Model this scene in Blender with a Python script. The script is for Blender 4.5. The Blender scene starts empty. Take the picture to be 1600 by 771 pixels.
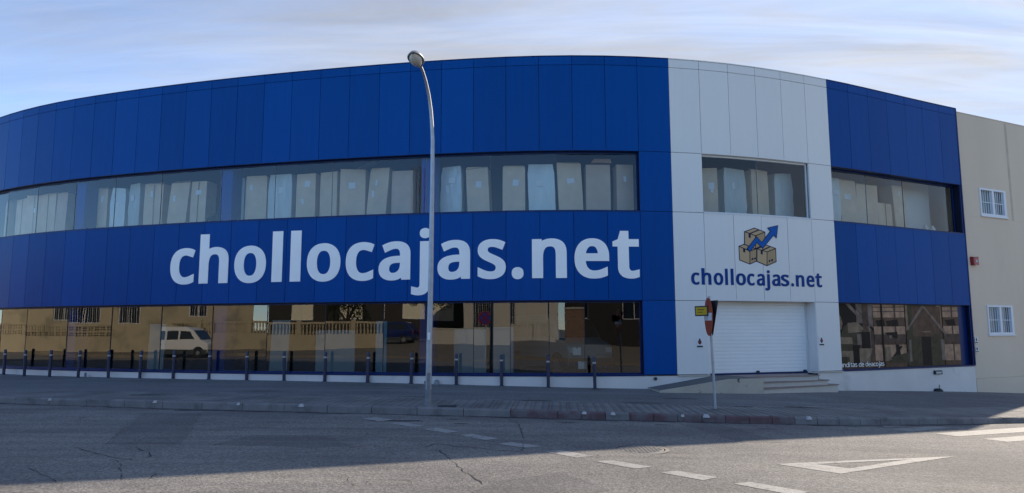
import bpy, bmesh, math, random, json
from mathutils import Vector, Matrix
from mathutils.geometry import tessellate_polygon
import numpy as np
R = math.radians
random.seed(7)
scene = bpy.context.scene
COL = scene.collection

# ------------------------------------------------------------------ camera
cam_d = bpy.data.cameras.new('camera')
cam_d.sensor_width = 36.0
cam_d.lens = 24.92
cam_d.clip_end = 3000
cam = bpy.data.objects.new('camera', cam_d)
COL.objects.link(cam)
cam.matrix_world = Matrix.Translation((0, 0, 1.7)) @ Matrix.Rotation(R(90 + 6.754), 4, 'X') @ Matrix.Rotation(-0.00244, 4, 'Z')
scene.camera = cam

# ------------------------------------------------------------------ sun and sky
SUN_AZ = R(43.5)      # clockwise from +Y (behind the building, to the right)
SUN_EL = R(28.4)
SKY_STRENGTH = 0.15
sun_d = bpy.data.lights.new('sun', 'SUN')
sun_d.energy = 2.95
sun_d.angle = R(0.53)
sun_d.color = (1.0, 0.87, 0.71)
sun = bpy.data.objects.new('sun', sun_d)
COL.objects.link(sun)
sdir = Vector((math.sin(SUN_AZ) * math.cos(SUN_EL), math.cos(SUN_AZ) * math.cos(SUN_EL), math.sin(SUN_EL)))
sun.rotation_euler = (-sdir).to_track_quat('-Z', 'Y').to_euler()
sun.location = sdir * 60

world = bpy.data.worlds.new('World')
scene.world = world
world.use_nodes = True
nt = world.node_tree
nt.nodes.clear()
def N(tree, t, **kw):
    n = tree.nodes.new(t)
    for k, v in kw.items():
        setattr(n, k, v)
    return n
w_out = N(nt, 'ShaderNodeOutputWorld')
w_bg = N(nt, 'ShaderNodeBackground')
w_bg.inputs['Strength'].default_value = SKY_STRENGTH
w_sky = N(nt, 'ShaderNodeTexSky', sky_type='NISHITA', sun_disc=False)
w_sky.sun_elevation = SUN_EL
w_sky.sun_rotation = SUN_AZ
w_sky.altitude = 50
w_sky.air_density = 1.0
w_sky.dust_density = 0.0
w_sky.ozone_density = 8.0
# thin cirrus veil: streaks in the plane of the cloud layer
w_tc = N(nt, 'ShaderNodeTexCoord')
w_sep = N(nt, 'ShaderNodeSeparateXYZ')
nt.links.new(w_tc.outputs['Generated'], w_sep.inputs[0])
w_zc = N(nt, 'ShaderNodeMath', operation='MAXIMUM'); w_zc.inputs[1].default_value = 0.0
nt.links.new(w_sep.outputs['Z'], w_zc.inputs[0])
w_za = N(nt, 'ShaderNodeMath', operation='ADD'); w_za.inputs[1].default_value = 0.16
nt.links.new(w_zc.outputs[0], w_za.inputs[0])
w_px = N(nt, 'ShaderNodeMath', operation='DIVIDE'); w_py = N(nt, 'ShaderNodeMath', operation='DIVIDE')
nt.links.new(w_sep.outputs['X'], w_px.inputs[0]); nt.links.new(w_za.outputs[0], w_px.inputs[1])
nt.links.new(w_sep.outputs['Y'], w_py.inputs[0]); nt.links.new(w_za.outputs[0], w_py.inputs[1])
w_cmb = N(nt, 'ShaderNodeCombineXYZ')
nt.links.new(w_px.outputs[0], w_cmb.inputs[0]); nt.links.new(w_py.outputs[0], w_cmb.inputs[1])
w_map = N(nt, 'ShaderNodeMapping')
w_map.inputs['Rotation'].default_value = (0, 0, R(24))
w_map.inputs['Scale'].default_value = (0.42, 2.2, 1.0)
nt.links.new(w_cmb.outputs[0], w_map.inputs[0])
w_n1 = N(nt, 'ShaderNodeTexNoise'); w_n1.inputs['Scale'].default_value = 1.7
w_n1.inputs['Detail'].default_value = 13; w_n1.inputs['Roughness'].default_value = 0.63; w_n1.inputs['Distortion'].default_value = 0.5
nt.links.new(w_map.outputs[0], w_n1.inputs['Vector'])
w_r = N(nt, 'ShaderNodeMapRange'); w_r.inputs['From Min'].default_value = 0.34; w_r.inputs['From Max'].default_value = 0.66
w_r.inputs['To Min'].default_value = 0.68; w_r.inputs['To Max'].default_value = 1.0
nt.links.new(w_n1.outputs['Fac'], w_r.inputs['Value'])
w_bw = N(nt, 'ShaderNodeRGBToBW'); nt.links.new(w_sky.outputs[0], w_bw.inputs[0])
w_cl = N(nt, 'ShaderNodeVectorMath', operation='SCALE'); w_cl.inputs[0].default_value = (0.985, 1.0, 1.045)
w_ml = N(nt, 'ShaderNodeMath', operation='MULTIPLY'); w_ml.inputs[1].default_value = 0.84
w_cap = N(nt, 'ShaderNodeMath', operation='MINIMUM'); w_cap.inputs[1].default_value = 2.15      # thin ice cloud only gets so bright
nt.links.new(w_bw.outputs[0], w_ml.inputs[0]); nt.links.new(w_ml.outputs[0], w_cap.inputs[0]); 
w_n2 = N(nt, 'ShaderNodeTexNoise'); w_n2.inputs['Scale'].default_value = 2.6; w_n2.inputs['Detail'].default_value = 10; w_n2.inputs['Roughness'].default_value = 0.6; w_n2.inputs['Distortion'].default_value = 0.9
nt.links.new(w_map.outputs[0], w_n2.inputs['Vector'])
w_r2 = N(nt, 'ShaderNodeMapRange'); w_r2.inputs['From Min'].default_value = 0.32; w_r2.inputs['From Max'].default_value = 0.68; w_r2.inputs['To Min'].default_value = 0.84; w_r2.inputs['To Max'].default_value = 1.16
nt.links.new(w_n2.outputs['Fac'], w_r2.inputs['Value'])
w_tx = N(nt, 'ShaderNodeMath', operation='MULTIPLY'); nt.links.new(w_cap.outputs[0], w_tx.inputs[0]); nt.links.new(w_r2.outputs[0], w_tx.inputs[1])
nt.links.new(w_tx.outputs[0], w_cl.inputs['Scale'])
# ice crystals scatter forward: the veil shows whiter towards the sun and thins out away from it
w_dot = N(nt, 'ShaderNodeVectorMath', operation='DOT_PRODUCT'); w_dot.inputs[1].default_value = sdir
nt.links.new(w_tc.outputs['Generated'], w_dot.inputs[0])
w_ph = N(nt, 'ShaderNodeMapRange'); w_ph.inputs['From Min'].default_value = -0.3; w_ph.inputs['From Max'].default_value = 0.70
w_ph.inputs['To Min'].default_value = 0.10; w_ph.inputs['To Max'].default_value = 1.0
nt.links.new(w_dot.outputs['Value'], w_ph.inputs['Value'])
w_am = N(nt, 'ShaderNodeMath', operation='MULTIPLY'); nt.links.new(w_r.outputs[0], w_am.inputs[0]); nt.links.new(w_ph.outputs[0], w_am.inputs[1])
w_mix = N(nt, 'ShaderNodeMixRGB')
nt.links.new(w_am.outputs[0], w_mix.inputs['Fac']); nt.links.new(w_sky.outputs[0], w_mix.inputs['Color1']); nt.links.new(w_cl.outputs[0], w_mix.inputs['Color2'])
nt.links.new(w_mix.outputs[0], w_bg.inputs['Color'])
nt.links.new(w_bg.outputs[0], w_out.inputs['Surface'])

scene.view_settings.view_transform = 'Standard'
scene.view_settings.look = 'None'
scene.view_settings.exposure = 1.16
scene.view_settings.gamma = 1.0
scene.cycles.use_denoising = True
scene.cycles.max_bounces = 8
scene.cycles.transparent_max_bounces = 16

# ------------------------------------------------------------------ materials
def new_mat(name):
    m = bpy.data.materials.new(name); m.use_nodes = True
    t = m.node_tree
    return m, t, t.nodes['Principled BSDF']
def rgb(c): return (c[0], c[1], c[2], 1.0)
def mat(name, col, rough=0.6, var=0.0, vscale=3.0, bump=0.0, bscale=40.0, metal=0.0, spec=0.5, col2=None, c2scale=1.0, c2lo=0.5, c2hi=0.62, coat=0.0, stretch=None, bdist=0.02):
    m, t, p = new_mat(name)
    p.inputs['Roughness'].default_value = rough
    p.inputs['Metallic'].default_value = metal
    p.inputs['Specular IOR Level'].default_value = spec
    p.inputs['Coat Weight'].default_value = coat
    p.inputs['Base Color'].default_value = rgb(col)
    tc = N(t, 'ShaderNodeTexCoord'); vec = tc.outputs['Object']
    if stretch:
        mp = N(t, 'ShaderNodeMapping'); mp.inputs['Scale'].default_value = stretch
        t.links.new(vec, mp.inputs[0]); vec = mp.outputs[0]
    out = None
    if var > 0:
        n = N(t, 'ShaderNodeTexNoise'); n.inputs['Scale'].default_value = vscale; n.inputs['Detail'].default_value = 6
        t.links.new(vec, n.inputs['Vector'])
        r = N(t, 'ShaderNodeMapRange'); r.inputs['From Min'].default_value = 0.25; r.inputs['From Max'].default_value = 0.75
        r.inputs['To Min'].default_value = 1 - var; r.inputs['To Max'].default_value = 1 + var
        t.links.new(n.outputs['Fac'], r.inputs['Value'])
        s = N(t, 'ShaderNodeVectorMath', operation='SCALE'); s.inputs[0].default_value = col
        t.links.new(r.outputs[0], s.inputs['Scale']); out = s.outputs[0]
    if col2 is not None:
        n = N(t, 'ShaderNodeTexNoise'); n.inputs['Scale'].default_value = c2scale; n.inputs['Detail'].default_value = 8; n.inputs['Roughness'].default_value = 0.6
        t.links.new(vec, n.inputs['Vector'])
        r = N(t, 'ShaderNodeMapRange'); r.inputs['From Min'].default_value = c2lo; r.inputs['From Max'].default_value = c2hi
        t.links.new(n.outputs['Fac'], r.inputs['Value'])
        x = N(t, 'ShaderNodeMixRGB'); x.inputs['Color2'].default_value = rgb(col2)
        t.links.new(r.outputs[0], x.inputs['Fac'])
        if out: t.links.new(out, x.inputs['Color1'])
        else: x.inputs['Color1'].default_value = rgb(col)
        out = x.outputs[0]
    if out: t.links.new(out, p.inputs['Base Color'])
    if bump > 0:
        n = N(t, 'ShaderNodeTexNoise'); n.inputs['Scale'].default_value = bscale; n.inputs['Detail'].default_value = 4
        t.links.new(vec, n.inputs['Vector'])
        b = N(t, 'ShaderNodeBump'); b.inputs['Strength'].default_value = bump; b.inputs['Distance'].default_value = bdist
        t.links.new(n.outputs['Fac'], b.inputs['Height']); t.links.new(b.outputs[0], p.inputs['Normal'])
    return m
M = {}
def clad_mat(name, col, rough, spec, pv, sv):
    m, t, p = new_mat(name); p.inputs['Roughness'].default_value = rough; p.inputs['Specular IOR Level'].default_value = spec
    tc = N(t, 'ShaderNodeTexCoord'); oi = N(t, 'ShaderNodeObjectInfo')
    r1 = N(t, 'ShaderNodeMapRange'); r1.inputs['To Min'].default_value = 1 - pv; r1.inputs['To Max'].default_value = 1 + pv; t.links.new(oi.outputs['Random'], r1.inputs['Value'])
    mp = N(t, 'ShaderNodeMapping'); mp.inputs['Scale'].default_value = (5, 5, 0.22); t.links.new(tc.outputs['Object'], mp.inputs[0])
    n = N(t, 'ShaderNodeTexNoise'); n.inputs['Scale'].default_value = 2.0; n.inputs['Detail'].default_value = 6; t.links.new(mp.outputs[0], n.inputs['Vector'])
    r2 = N(t, 'ShaderNodeMapRange'); r2.inputs['From Min'].default_value = 0.3; r2.inputs['From Max'].default_value = 0.7; r2.inputs['To Min'].default_value = 1 - sv; r2.inputs['To Max'].default_value = 1 + sv; t.links.new(n.outputs['Fac'], r2.inputs['Value'])
    mu = N(t, 'ShaderNodeMath', operation='MULTIPLY'); t.links.new(r1.outputs[0], mu.inputs[0]); t.links.new(r2.outputs[0], mu.inputs[1])
    s = N(t, 'ShaderNodeVectorMath', operation='SCALE'); s.inputs[0].default_value = col; t.links.new(mu.outputs[0], s.inputs['Scale']); t.links.new(s.outputs[0], p.inputs['Base Color'])
    bn = N(t, 'ShaderNodeTexNoise'); bn.inputs['Scale'].default_value = 1.0; bn.inputs['Detail'].default_value = 2; t.links.new(tc.outputs['Object'], bn.inputs['Vector'])
    b = N(t, 'ShaderNodeBump'); b.inputs['Strength'].default_value = 0.12; b.inputs['Distance'].default_value = 0.02; t.links.new(bn.outputs['Fac'], b.inputs['Height']); t.links.new(b.outputs[0], p.inputs['Normal'])
    return m
M['blue'] = clad_mat('blue_panel', (0.0015, 0.060, 0.245), 0.30, 0.06, 0.09, 0.05)
M['silver'] = clad_mat('silver_panel', (0.70, 0.68, 0.63), 0.42, 0.4, 0.025, 0.012)
M['blue_trim'] = mat('blue_trim', (0.0035, 0.02, 0.10), 0.35, spec=0.2)
M['white_frame'] = mat('white_frame', (0.62, 0.62, 0.60), 0.5)
M['core'] = mat('dark_core', (0.012, 0.015, 0.02), 0.9)
M['letter'] = mat('letter_white', (0.95, 0.90, 0.82), 0.45, 0.03, 2.0)
M['letter_blue'] = mat('letter_blue', (0.004, 0.045, 0.20), 0.45, spec=0.1)
M['kraft_print'] = mat('kraft_print', (0.47, 0.32, 0.16), 0.5)
M['kraft_print2'] = mat('kraft_print_side', (0.38, 0.25, 0.115), 0.5)
M['navy'] = mat('navy_print', (0.010, 0.014, 0.055), 0.5, spec=0.15)
M['arrow'] = mat('arrow_blue', (0.008, 0.10, 0.36), 0.45, spec=0.1)
M['plinth'] = mat('plinth_render', (0.66, 0.61, 0.55), 0.85, 0.10, 0.6, 0.25, 60, col2=(0.48, 0.44, 0.39), c2scale=0.9, c2lo=0.58, c2hi=0.75)
M['sill'] = mat('brown_sill', (0.13, 0.085, 0.065), 0.5)
M['ramp_wall'] = mat('ramp_wall_render', (0.44, 0.38, 0.29), 0.85, 0.12, 2.0, 0.3, 50, col2=(0.08, 0.07, 0.06), c2scale=3.2, c2lo=0.63, c2hi=0.68)
M['concrete'] = mat('concrete', (0.12, 0.118, 0.115), 0.85, 0.15, 2.5, 0.3, 50)
M['step_face'] = mat('step_face', (0.50, 0.45, 0.38), 0.7, 0.08, 2)
M['tread'] = mat('stone_tread', (0.24, 0.17, 0.145), 0.5, 0.1, 4)
M['door_slat'] = mat('door_slat', (0.80, 0.78, 0.73), 0.45, 0.03, 2.0)
M['rubber'] = mat('rubber', (0.012, 0.013, 0.018), 0.6)
M['roof'] = mat('roof_gravel', (0.25, 0.24, 0.22), 0.9, 0.15, 5)
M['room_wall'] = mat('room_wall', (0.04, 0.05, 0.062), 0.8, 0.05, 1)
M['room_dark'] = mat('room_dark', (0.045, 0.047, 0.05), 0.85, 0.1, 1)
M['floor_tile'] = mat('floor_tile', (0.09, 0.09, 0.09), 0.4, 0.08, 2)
M['pillar_blue'] = mat('pillar_blue', (0.004, 0.060, 0.30), 0.4, spec=0.1)
M['kraft'] = mat('kraft_card', (0.72, 0.56, 0.39), 0.8, 0.10, 2.5, 0.2, 6, bdist=0.03)
M['kraft_d'] = mat('kraft_card_brown', (0.60, 0.45, 0.33), 0.8, 0.10, 2.5, 0.2, 6, bdist=0.03)
M['wrap'] = mat('plastic_wrap', (0.62, 0.65, 0.62), 0.25, 0.08, 3, 0.9, 4.5, bdist=0.05, stretch=(1, 1, 0.35))
M['paper'] = mat('paper', (0.78, 0.78, 0.76), 0.7)
M['tape'] = mat('tape', (0.33, 0.22, 0.12), 0.3)
M['black_plastic'] = mat('black_plastic', (0.012, 0.014, 0.02), 0.35, bump=0.5, bscale=6, bdist=0.05)
M['beige'] = mat('beige_concrete', (0.66, 0.53, 0.39), 0.9, 0.07, 0.5, 0.22, 70, col2=(0.52, 0.44, 0.35), c2scale=0.7, c2lo=0.60, c2hi=0.8, stretch=(1, 1, 0.25))
M['stain'] = mat('stain_joint', (0.50, 0.41, 0.31), 0.9, 0.15, 2)
M['alu'] = mat('white_aluminium', (0.66, 0.67, 0.68), 0.4)
M['galv'] = mat('galvanised', (0.36, 0.38, 0.40), 0.45, 0.15, 5, metal=0.55, bump=0.1, bscale=20)
M['galv_dark'] = mat('galvanised_base', (0.21, 0.22, 0.23), 0.6, 0.2, 6, metal=0.3, bump=0.15, bscale=20)
M['bollard'] = mat('bollard_paint', (0.010, 0.018, 0.055), 0.4, 0.15, 8)
M['bollard_band'] = mat('reflective_band', (0.42, 0.41, 0.38), 0.35)
M['sign_red'] = mat('sign_red', (0.38, 0.060, 0.018), 0.5, 0.15, 6)
M['plate_red'] = mat('plate_red', (0.11, 0.012, 0.016), 0.5)
M['sign_back'] = mat('sign_back', (0.045, 0.032, 0.035), 0.6, 0.2, 6)
M['sign_white'] = mat('sign_white', (0.70, 0.68, 0.66), 0.5, 0.1, 8)
M['sign_yellow'] = mat('sign_yellow', (0.50, 0.33, 0.015), 0.6, spec=0.2)
M['sign_blue'] = mat('sign_blue', (0.02, 0.06, 0.35), 0.4)
M['black'] = mat('black_paint', (0.010, 0.010, 0.012), 0.5)
M['siren'] = mat('siren_red', (0.30, 0.018, 0.022), 0.3)
M['lens'] = mat('lamp_bowl', (0.50, 0.47, 0.40), 0.25, 0.1, 5)
M['grate'] = mat('cast_iron', (0.022, 0.023, 0.026), 0.6, 0.2, 20)
M['iron'] = mat('manhole_iron', (0.20, 0.185, 0.165), 0.65, 0.2, 9, 0.3, 40)
M['bark'] = mat('bark', (0.055, 0.042, 0.032), 0.9, 0.25, 8, 0.6, 25)
M['leaf'] = mat('leaf', (0.035, 0.055, 0.018), 0.6, 0.3, 1.5)
M['van_white'] = mat('van_paint', (0.72, 0.72, 0.70), 0.25, coat=0.5)
M['van_dark'] = mat('van_lower', (0.05, 0.06, 0.065), 0.5)
M['car_blue'] = mat('car_blue', (0.008, 0.018, 0.11), 0.25, coat=0.6)
M['car_pale'] = mat('car_pale', (0.22, 0.29, 0.31), 0.25, coat=0.5)
M['tyre'] = mat('tyre', (0.014, 0.014, 0.015), 0.8)
M['rim'] = mat('rim', (0.42, 0.42, 0.43), 0.35, metal=0.7)
M['tail'] = mat('tail_lamp', (0.28, 0.012, 0.01), 0.25)
M['head'] = mat('head_lamp', (0.6, 0.62, 0.64), 0.15)
M['dark_glass'] = mat('dark_glass', (0.015, 0.022, 0.026), 0.05, spec=0.8)
M['opp_beige'] = mat('opposite_beige', (0.42, 0.355, 0.235), 0.9, 0.12, 0.5, 0.2, 40, col2=(0.27, 0.235, 0.16), c2scale=0.5)
M['opp_white'] = mat('opposite_white', (0.50, 0.47, 0.40), 0.9, 0.06, 0.5, 0.2, 40)
M['opp_dark'] = mat('opposite_dark', (0.030, 0.026, 0.022), 0.8, 0.15, 1.0)
M['opp_brick'] = mat('opposite_brick', (0.24, 0.15, 0.10), 0.9, 0.3, 6.0, 0.3, 12)
M['shutter'] = mat('pale_shutter', (0.74, 0.68, 0.50), 0.6, 0.05, 3)
M['board'] = mat('pale_board', (0.42, 0.47, 0.48), 0.5, 0.06, 1.5)
M['board_blue'] = mat('blue_board', (0.22, 0.42, 0.52), 0.5, 0.06, 1.5)
for k, c in dict(p_dark=(0.020, 0.013, 0.010), p_mid=(0.115, 0.064, 0.038), p_light=(0.36, 0.215, 0.13), p_green=(0.072, 0.055, 0.030), p_kraft=(0.23, 0.155, 0.095), p_beam=(0.19, 0.135, 0.10), p_rust=(0.095, 0.058, 0.040)).items():
    M[k] = mat('print_' + k[2:], c, 0.5, 0.35, 5.0, spec=0.08)

def glass_mat(name, tint, base, scale, gcol=(1, 1, 1)):
    m = bpy.data.materials.new(name); m.use_nodes = True
    t = m.node_tree; t.nodes.clear()
    o = N(t, 'ShaderNodeOutputMaterial'); mx = N(t, 'ShaderNodeMixShader')
    tr = N(t, 'ShaderNodeBsdfTransparent'); tr.inputs[0].default_value = rgb(tint)
    gl = N(t, 'ShaderNodeBsdfGlossy'); gl.inputs['Roughness'].default_value = 0.0; gl.inputs['Color'].default_value = rgb(gcol)
    fr = N(t, 'ShaderNodeFresnel'); fr.inputs['IOR'].default_value = 1.5
    ma = N(t, 'ShaderNodeMath', operation='MULTIPLY_ADD'); ma.inputs[1].default_value = scale; ma.inputs[2].default_value = base; ma.use_clamp = True
    tc = N(t, 'ShaderNodeTexCoord'); nz = N(t, 'ShaderNodeTexNoise'); nz.inputs['Scale'].default_value = 0.9; nz.inputs['Detail'].default_value = 1
    t.links.new(tc.outputs['Object'], nz.inputs['Vector'])
    bp = N(t, 'ShaderNodeBump'); bp.inputs['Strength'].default_value = 1.0; bp.inputs['Distance'].default_value = 0.0011
    t.links.new(nz.outputs['Fac'], bp.inputs['Height']); t.links.new(bp.outputs[0], gl.inputs['Normal'])
    t.links.new(fr.outputs[0], ma.inputs[0]); t.links.new(ma.outputs[0], mx.inputs[0])
    t.links.new(tr.outputs[0], mx.inputs[1]); t.links.new(gl.outputs[0], mx.inputs[2]); t.links.new(mx.outputs[0], o.inputs[0])
    return m
M['glass_low'] = glass_mat('shop_glass', (0.62, 0.68, 0.66), 0.045, 1.25)
M['glass_up'] = glass_mat('window_glass', (0.90, 0.95, 0.96), 0.0, 1.05)

def road_mat(name, base, dark, warm, cracks=True, speck=0.5, ribs=False, bump=0.5):
    m, t, p = new_mat(name)
    p.inputs['Roughness'].default_value = 0.88
    p.inputs['Specular IOR Level'].default_value = 0.35
    tc = N(t, 'ShaderNodeTexCoord'); v = tc.outputs['Object']
    big = N(t, 'ShaderNodeTexNoise'); big.inputs['Scale'].default_value = 0.35; big.inputs['Detail'].default_value = 7; big.inputs['Roughness'].default_value = 0.62
    t.links.new(v, big.inputs['Vector'])
    r1 = N(t, 'ShaderNodeMapRange'); r1.inputs['From Min'].default_value = 0.36; r1.inputs['From Max'].default_value = 0.66
    t.links.new(big.outputs['Fac'], r1.inputs['Value'])
    x1 = N(t, 'ShaderNodeMixRGB'); x1.inputs['Color1'].default_value = rgb(dark); x1.inputs['Color2'].default_value = rgb(base)
    t.links.new(r1.outputs[0], x1.inputs['Fac'])
    mp = N(t, 'ShaderNodeMapping'); mp.inputs['Scale'].default_value = (0.18, 1.4, 1); mp.inputs['Rotation'].default_value = (0, 0, R(-12))
    t.links.new(v, mp.inputs[0])
    st = N(t, 'ShaderNodeTexNoise'); st.inputs['Scale'].default_value = 1.2; st.inputs['Detail'].default_value = 5
    t.links.new(mp.outputs[0], st.inputs['Vector'])
    r2 = N(t, 'ShaderNodeMapRange'); r2.inputs['From Min'].default_value = 0.46; r2.inputs['From Max'].default_value = 0.68; r2.inputs['To Max'].default_value = 0.8
    t.links.new(st.outputs['Fac'], r2.inputs['Value'])
    x2 = N(t, 'ShaderNodeMixRGB'); x2.inputs['Color2'].default_value = rgb(warm)
    t.links.new(r2.outputs[0], x2.inputs['Fac']); t.links.new(x1.outputs[0], x2.inputs['Color1'])
    # aggregate
    ag = N(t, 'ShaderNodeTexVoronoi'); ag.inputs['Scale'].default_value = 42
    t.links.new(v, ag.inputs['Vector'])
    agc = N(t, 'ShaderNodeSeparateColor'); t.links.new(ag.outputs['Color'], agc.inputs[0])
    r3 = N(t, 'ShaderNodeMapRange'); r3.inputs['To Min'].default_value = 1 - speck; r3.inputs['To Max'].default_value = 1 + speck
    t.links.new(agc.outputs[0], r3.inputs['Value'])
    x3 = N(t, 'ShaderNodeVectorMath', operation='SCALE')
    t.links.new(x2.outputs[0], x3.inputs[0]); t.links.new(r3.outputs[0], x3.inputs['Scale'])
    out = x3.outputs[0]
    if cracks:
        dn = N(t, 'ShaderNodeTexNoise'); dn.inputs['Scale'].default_value = 1.6; dn.inputs['Detail'].default_value = 5
        t.links.new(v, dn.inputs['Vector'])
        ad = N(t, 'ShaderNodeMixRGB', blend_type='ADD'); ad.inputs['Fac'].default_value = 0.55
        t.links.new(v, ad.inputs['Color1']); t.links.new(dn.outputs['Color'], ad.inputs['Color2'])
        vo = N(t, 'ShaderNodeTexVoronoi', feature='DISTANCE_TO_EDGE'); vo.inputs['Scale'].default_value = 0.42
        t.links.new(ad.outputs[0], vo.inputs['Vector'])
        lt = N(t, 'ShaderNodeMapRange'); lt.inputs['From Min'].default_value = 0.002; lt.inputs['From Max'].default_value = 0.006
        lt.inputs['To Min'].default_value = 1; lt.inputs['To Max'].default_value = 0
        t.links.new(vo.outputs['Distance'], lt.inputs['Value'])
        mk = N(t, 'ShaderNodeTexNoise'); mk.inputs['Scale'].default_value = 0.45; t.links.new(v, mk.inputs['Vector'])
        mr = N(t, 'ShaderNodeMapRange'); mr.inputs['From Min'].default_value = 0.5; mr.inputs['From Max'].default_value = 0.6
        t.links.new(mk.outputs['Fac'], mr.inputs['Value'])
        mu = N(t, 'ShaderNodeMath', operation='MULTIPLY'); t.links.new(lt.outputs[0], mu.inputs[0]); t.links.new(mr.outputs[0], mu.inputs[1])
        mu2 = N(t, 'ShaderNodeMath', operation='MULTIPLY'); mu2.inputs[1].default_value = 0.4; t.links.new(mu.outputs[0], mu2.inputs[0])
        x4 = N(t, 'ShaderNodeMixRGB'); x4.inputs['Color2'].default_value = (0.02, 0.02, 0.02, 1)
        t.links.new(mu2.outputs[0], x4.inputs['Fac']); t.links.new(out, x4.inputs['Color1']); out = x4.outputs[0]
    t.links.new(out, p.inputs['Base Color'])
    b = N(t, 'ShaderNodeBump'); b.inputs['Strength'].default_value = bump; b.inputs['Distance'].default_value = 0.02
    bn = N(t, 'ShaderNodeTexNoise'); bn.inputs['Scale'].default_value = 34; bn.inputs['Detail'].default_value = 3
    t.links.new(v, bn.inputs['Vector']); t.links.new(bn.outputs['Fac'], b.inputs['Height'])
    t.links.new(b.outputs[0], p.inputs['Normal'])
    return m
M['road'] = road_mat('asphalt_road', (0.215, 0.203, 0.186), (0.140, 0.133, 0.125), (0.25, 0.233, 0.205), True, 0.38, bump=0.7)
M['asphalt_strip'] = road_mat('asphalt_strip', (0.175, 0.172, 0.168), (0.125, 0.123, 0.120), (0.20, 0.195, 0.188), True, 0.3, bump=0.4)
M['opp_ground'] = road_mat('opposite_paving', (0.22, 0.185, 0.135), (0.15, 0.13, 0.10), (0.26, 0.22, 0.16), False, 0.2)
M['bed'] = mat('paving_bed', (0.045, 0.044, 0.043), 0.95)

def slab_mat():
    m, t, p = new_mat('paving_slab')
    p.inputs['Roughness'].default_value = 0.85
    tc = N(t, 'ShaderNodeTexCoord'); v = tc.outputs['Object']; uv = tc.outputs['UV']
    n = N(t, 'ShaderNodeTexNoise'); n.inputs['Scale'].default_value = 1.1; n.inputs['Detail'].default_value = 8; t.links.new(v, n.inputs['Vector'])
    r = N(t, 'ShaderNodeValToRGB'); r.color_ramp.elements[0].position = 0.33; r.color_ramp.elements[0].color = (0.135, 0.13, 0.125, 1)
    r.color_ramp.elements[1].position = 0.7; r.color_ramp.elements[1].color = (0.235, 0.225, 0.21, 1)
    t.links.new(n.outputs['Fac'], r.inputs[0])
    wv = N(t, 'ShaderNodeTexWave'); wv.inputs['Scale'].default_value = 1.6; wv.wave_profile = 'SIN'; wv.bands_direction = 'X'
    t.links.new(uv, wv.inputs['Vector'])
    b = N(t, 'ShaderNodeBump'); b.inputs['Strength'].default_value = 0.9; b.inputs['Distance'].default_value = 0.02
    t.links.new(wv.outputs['Fac'], b.inputs['Height']); t.links.new(b.outputs[0], p.inputs['Normal'])
    gr = N(t, 'ShaderNodeMapRange'); gr.inputs['From Min'].default_value = 0.0; gr.inputs['From Max'].default_value = 0.35; gr.inputs['To Min'].default_value = 0.72; gr.inputs['To Max'].default_value = 1
    t.links.new(wv.outputs['Fac'], gr.inputs['Value'])
    s = N(t, 'ShaderNodeVectorMath', operation='SCALE'); t.links.new(r.outputs[0], s.inputs[0]); t.links.new(gr.outputs[0], s.inputs['Scale'])
    t.links.new(s.outputs[0], p.inputs['Base Color'])
    return m
M['slab'] = slab_mat()
M['kerb'] = mat('kerb_concrete', (0.20, 0.19, 0.18), 0.85, 0.2, 3.0, 0.4, 45, col2=(0.10, 0.095, 0.09), c2scale=2.2, c2lo=0.52, c2hi=0.7)
M['kerb_red'] = mat('kerb_red_paint', (0.125, 0.070, 0.072), 0.8, 0.2, 5.0, 0.3, 45, col2=(0.15, 0.135, 0.13), c2scale=3.0, c2lo=0.44, c2hi=0.60)
M['marking'] = mat('road_paint', (0.34, 0.33, 0.305), 0.75, 0.08, 6.0, 0.5, 34, col2=(0.20, 0.19, 0.175), c2scale=7.0, c2lo=0.51, c2hi=0.66)
M['gutter'] = mat('gutter_dirt', (0.040, 0.038, 0.036), 0.95, 0.3, 3, 0.4, 30, col2=(0.11, 0.105, 0.10), c2scale=2.0, c2lo=0.45, c2hi=0.62)
M['crack'] = mat('crack_fill', (0.035, 0.034, 0.034), 0.9)
M['marking_worn'] = mat('worn_road_paint', (0.275, 0.265, 0.245), 0.75, 0.1, 3.0, 0.5, 34, col2=(0.21, 0.20, 0.185), c2scale=5.0, c2lo=0.50, c2hi=0.66)
M['repair'] = road_mat('asphalt_repair', (0.165, 0.158, 0.147), (0.115, 0.110, 0.104), (0.185, 0.175, 0.158), True, 0.36, bump=0.6)
M['patch'] = mat('dark_patch', (0.05, 0.05, 0.05), 0.85, 0.2, 4, 0.4, 34)
M['litter'] = mat('chalky_mortar', (0.48, 0.46, 0.44), 0.9, 0.2, 20)

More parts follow.
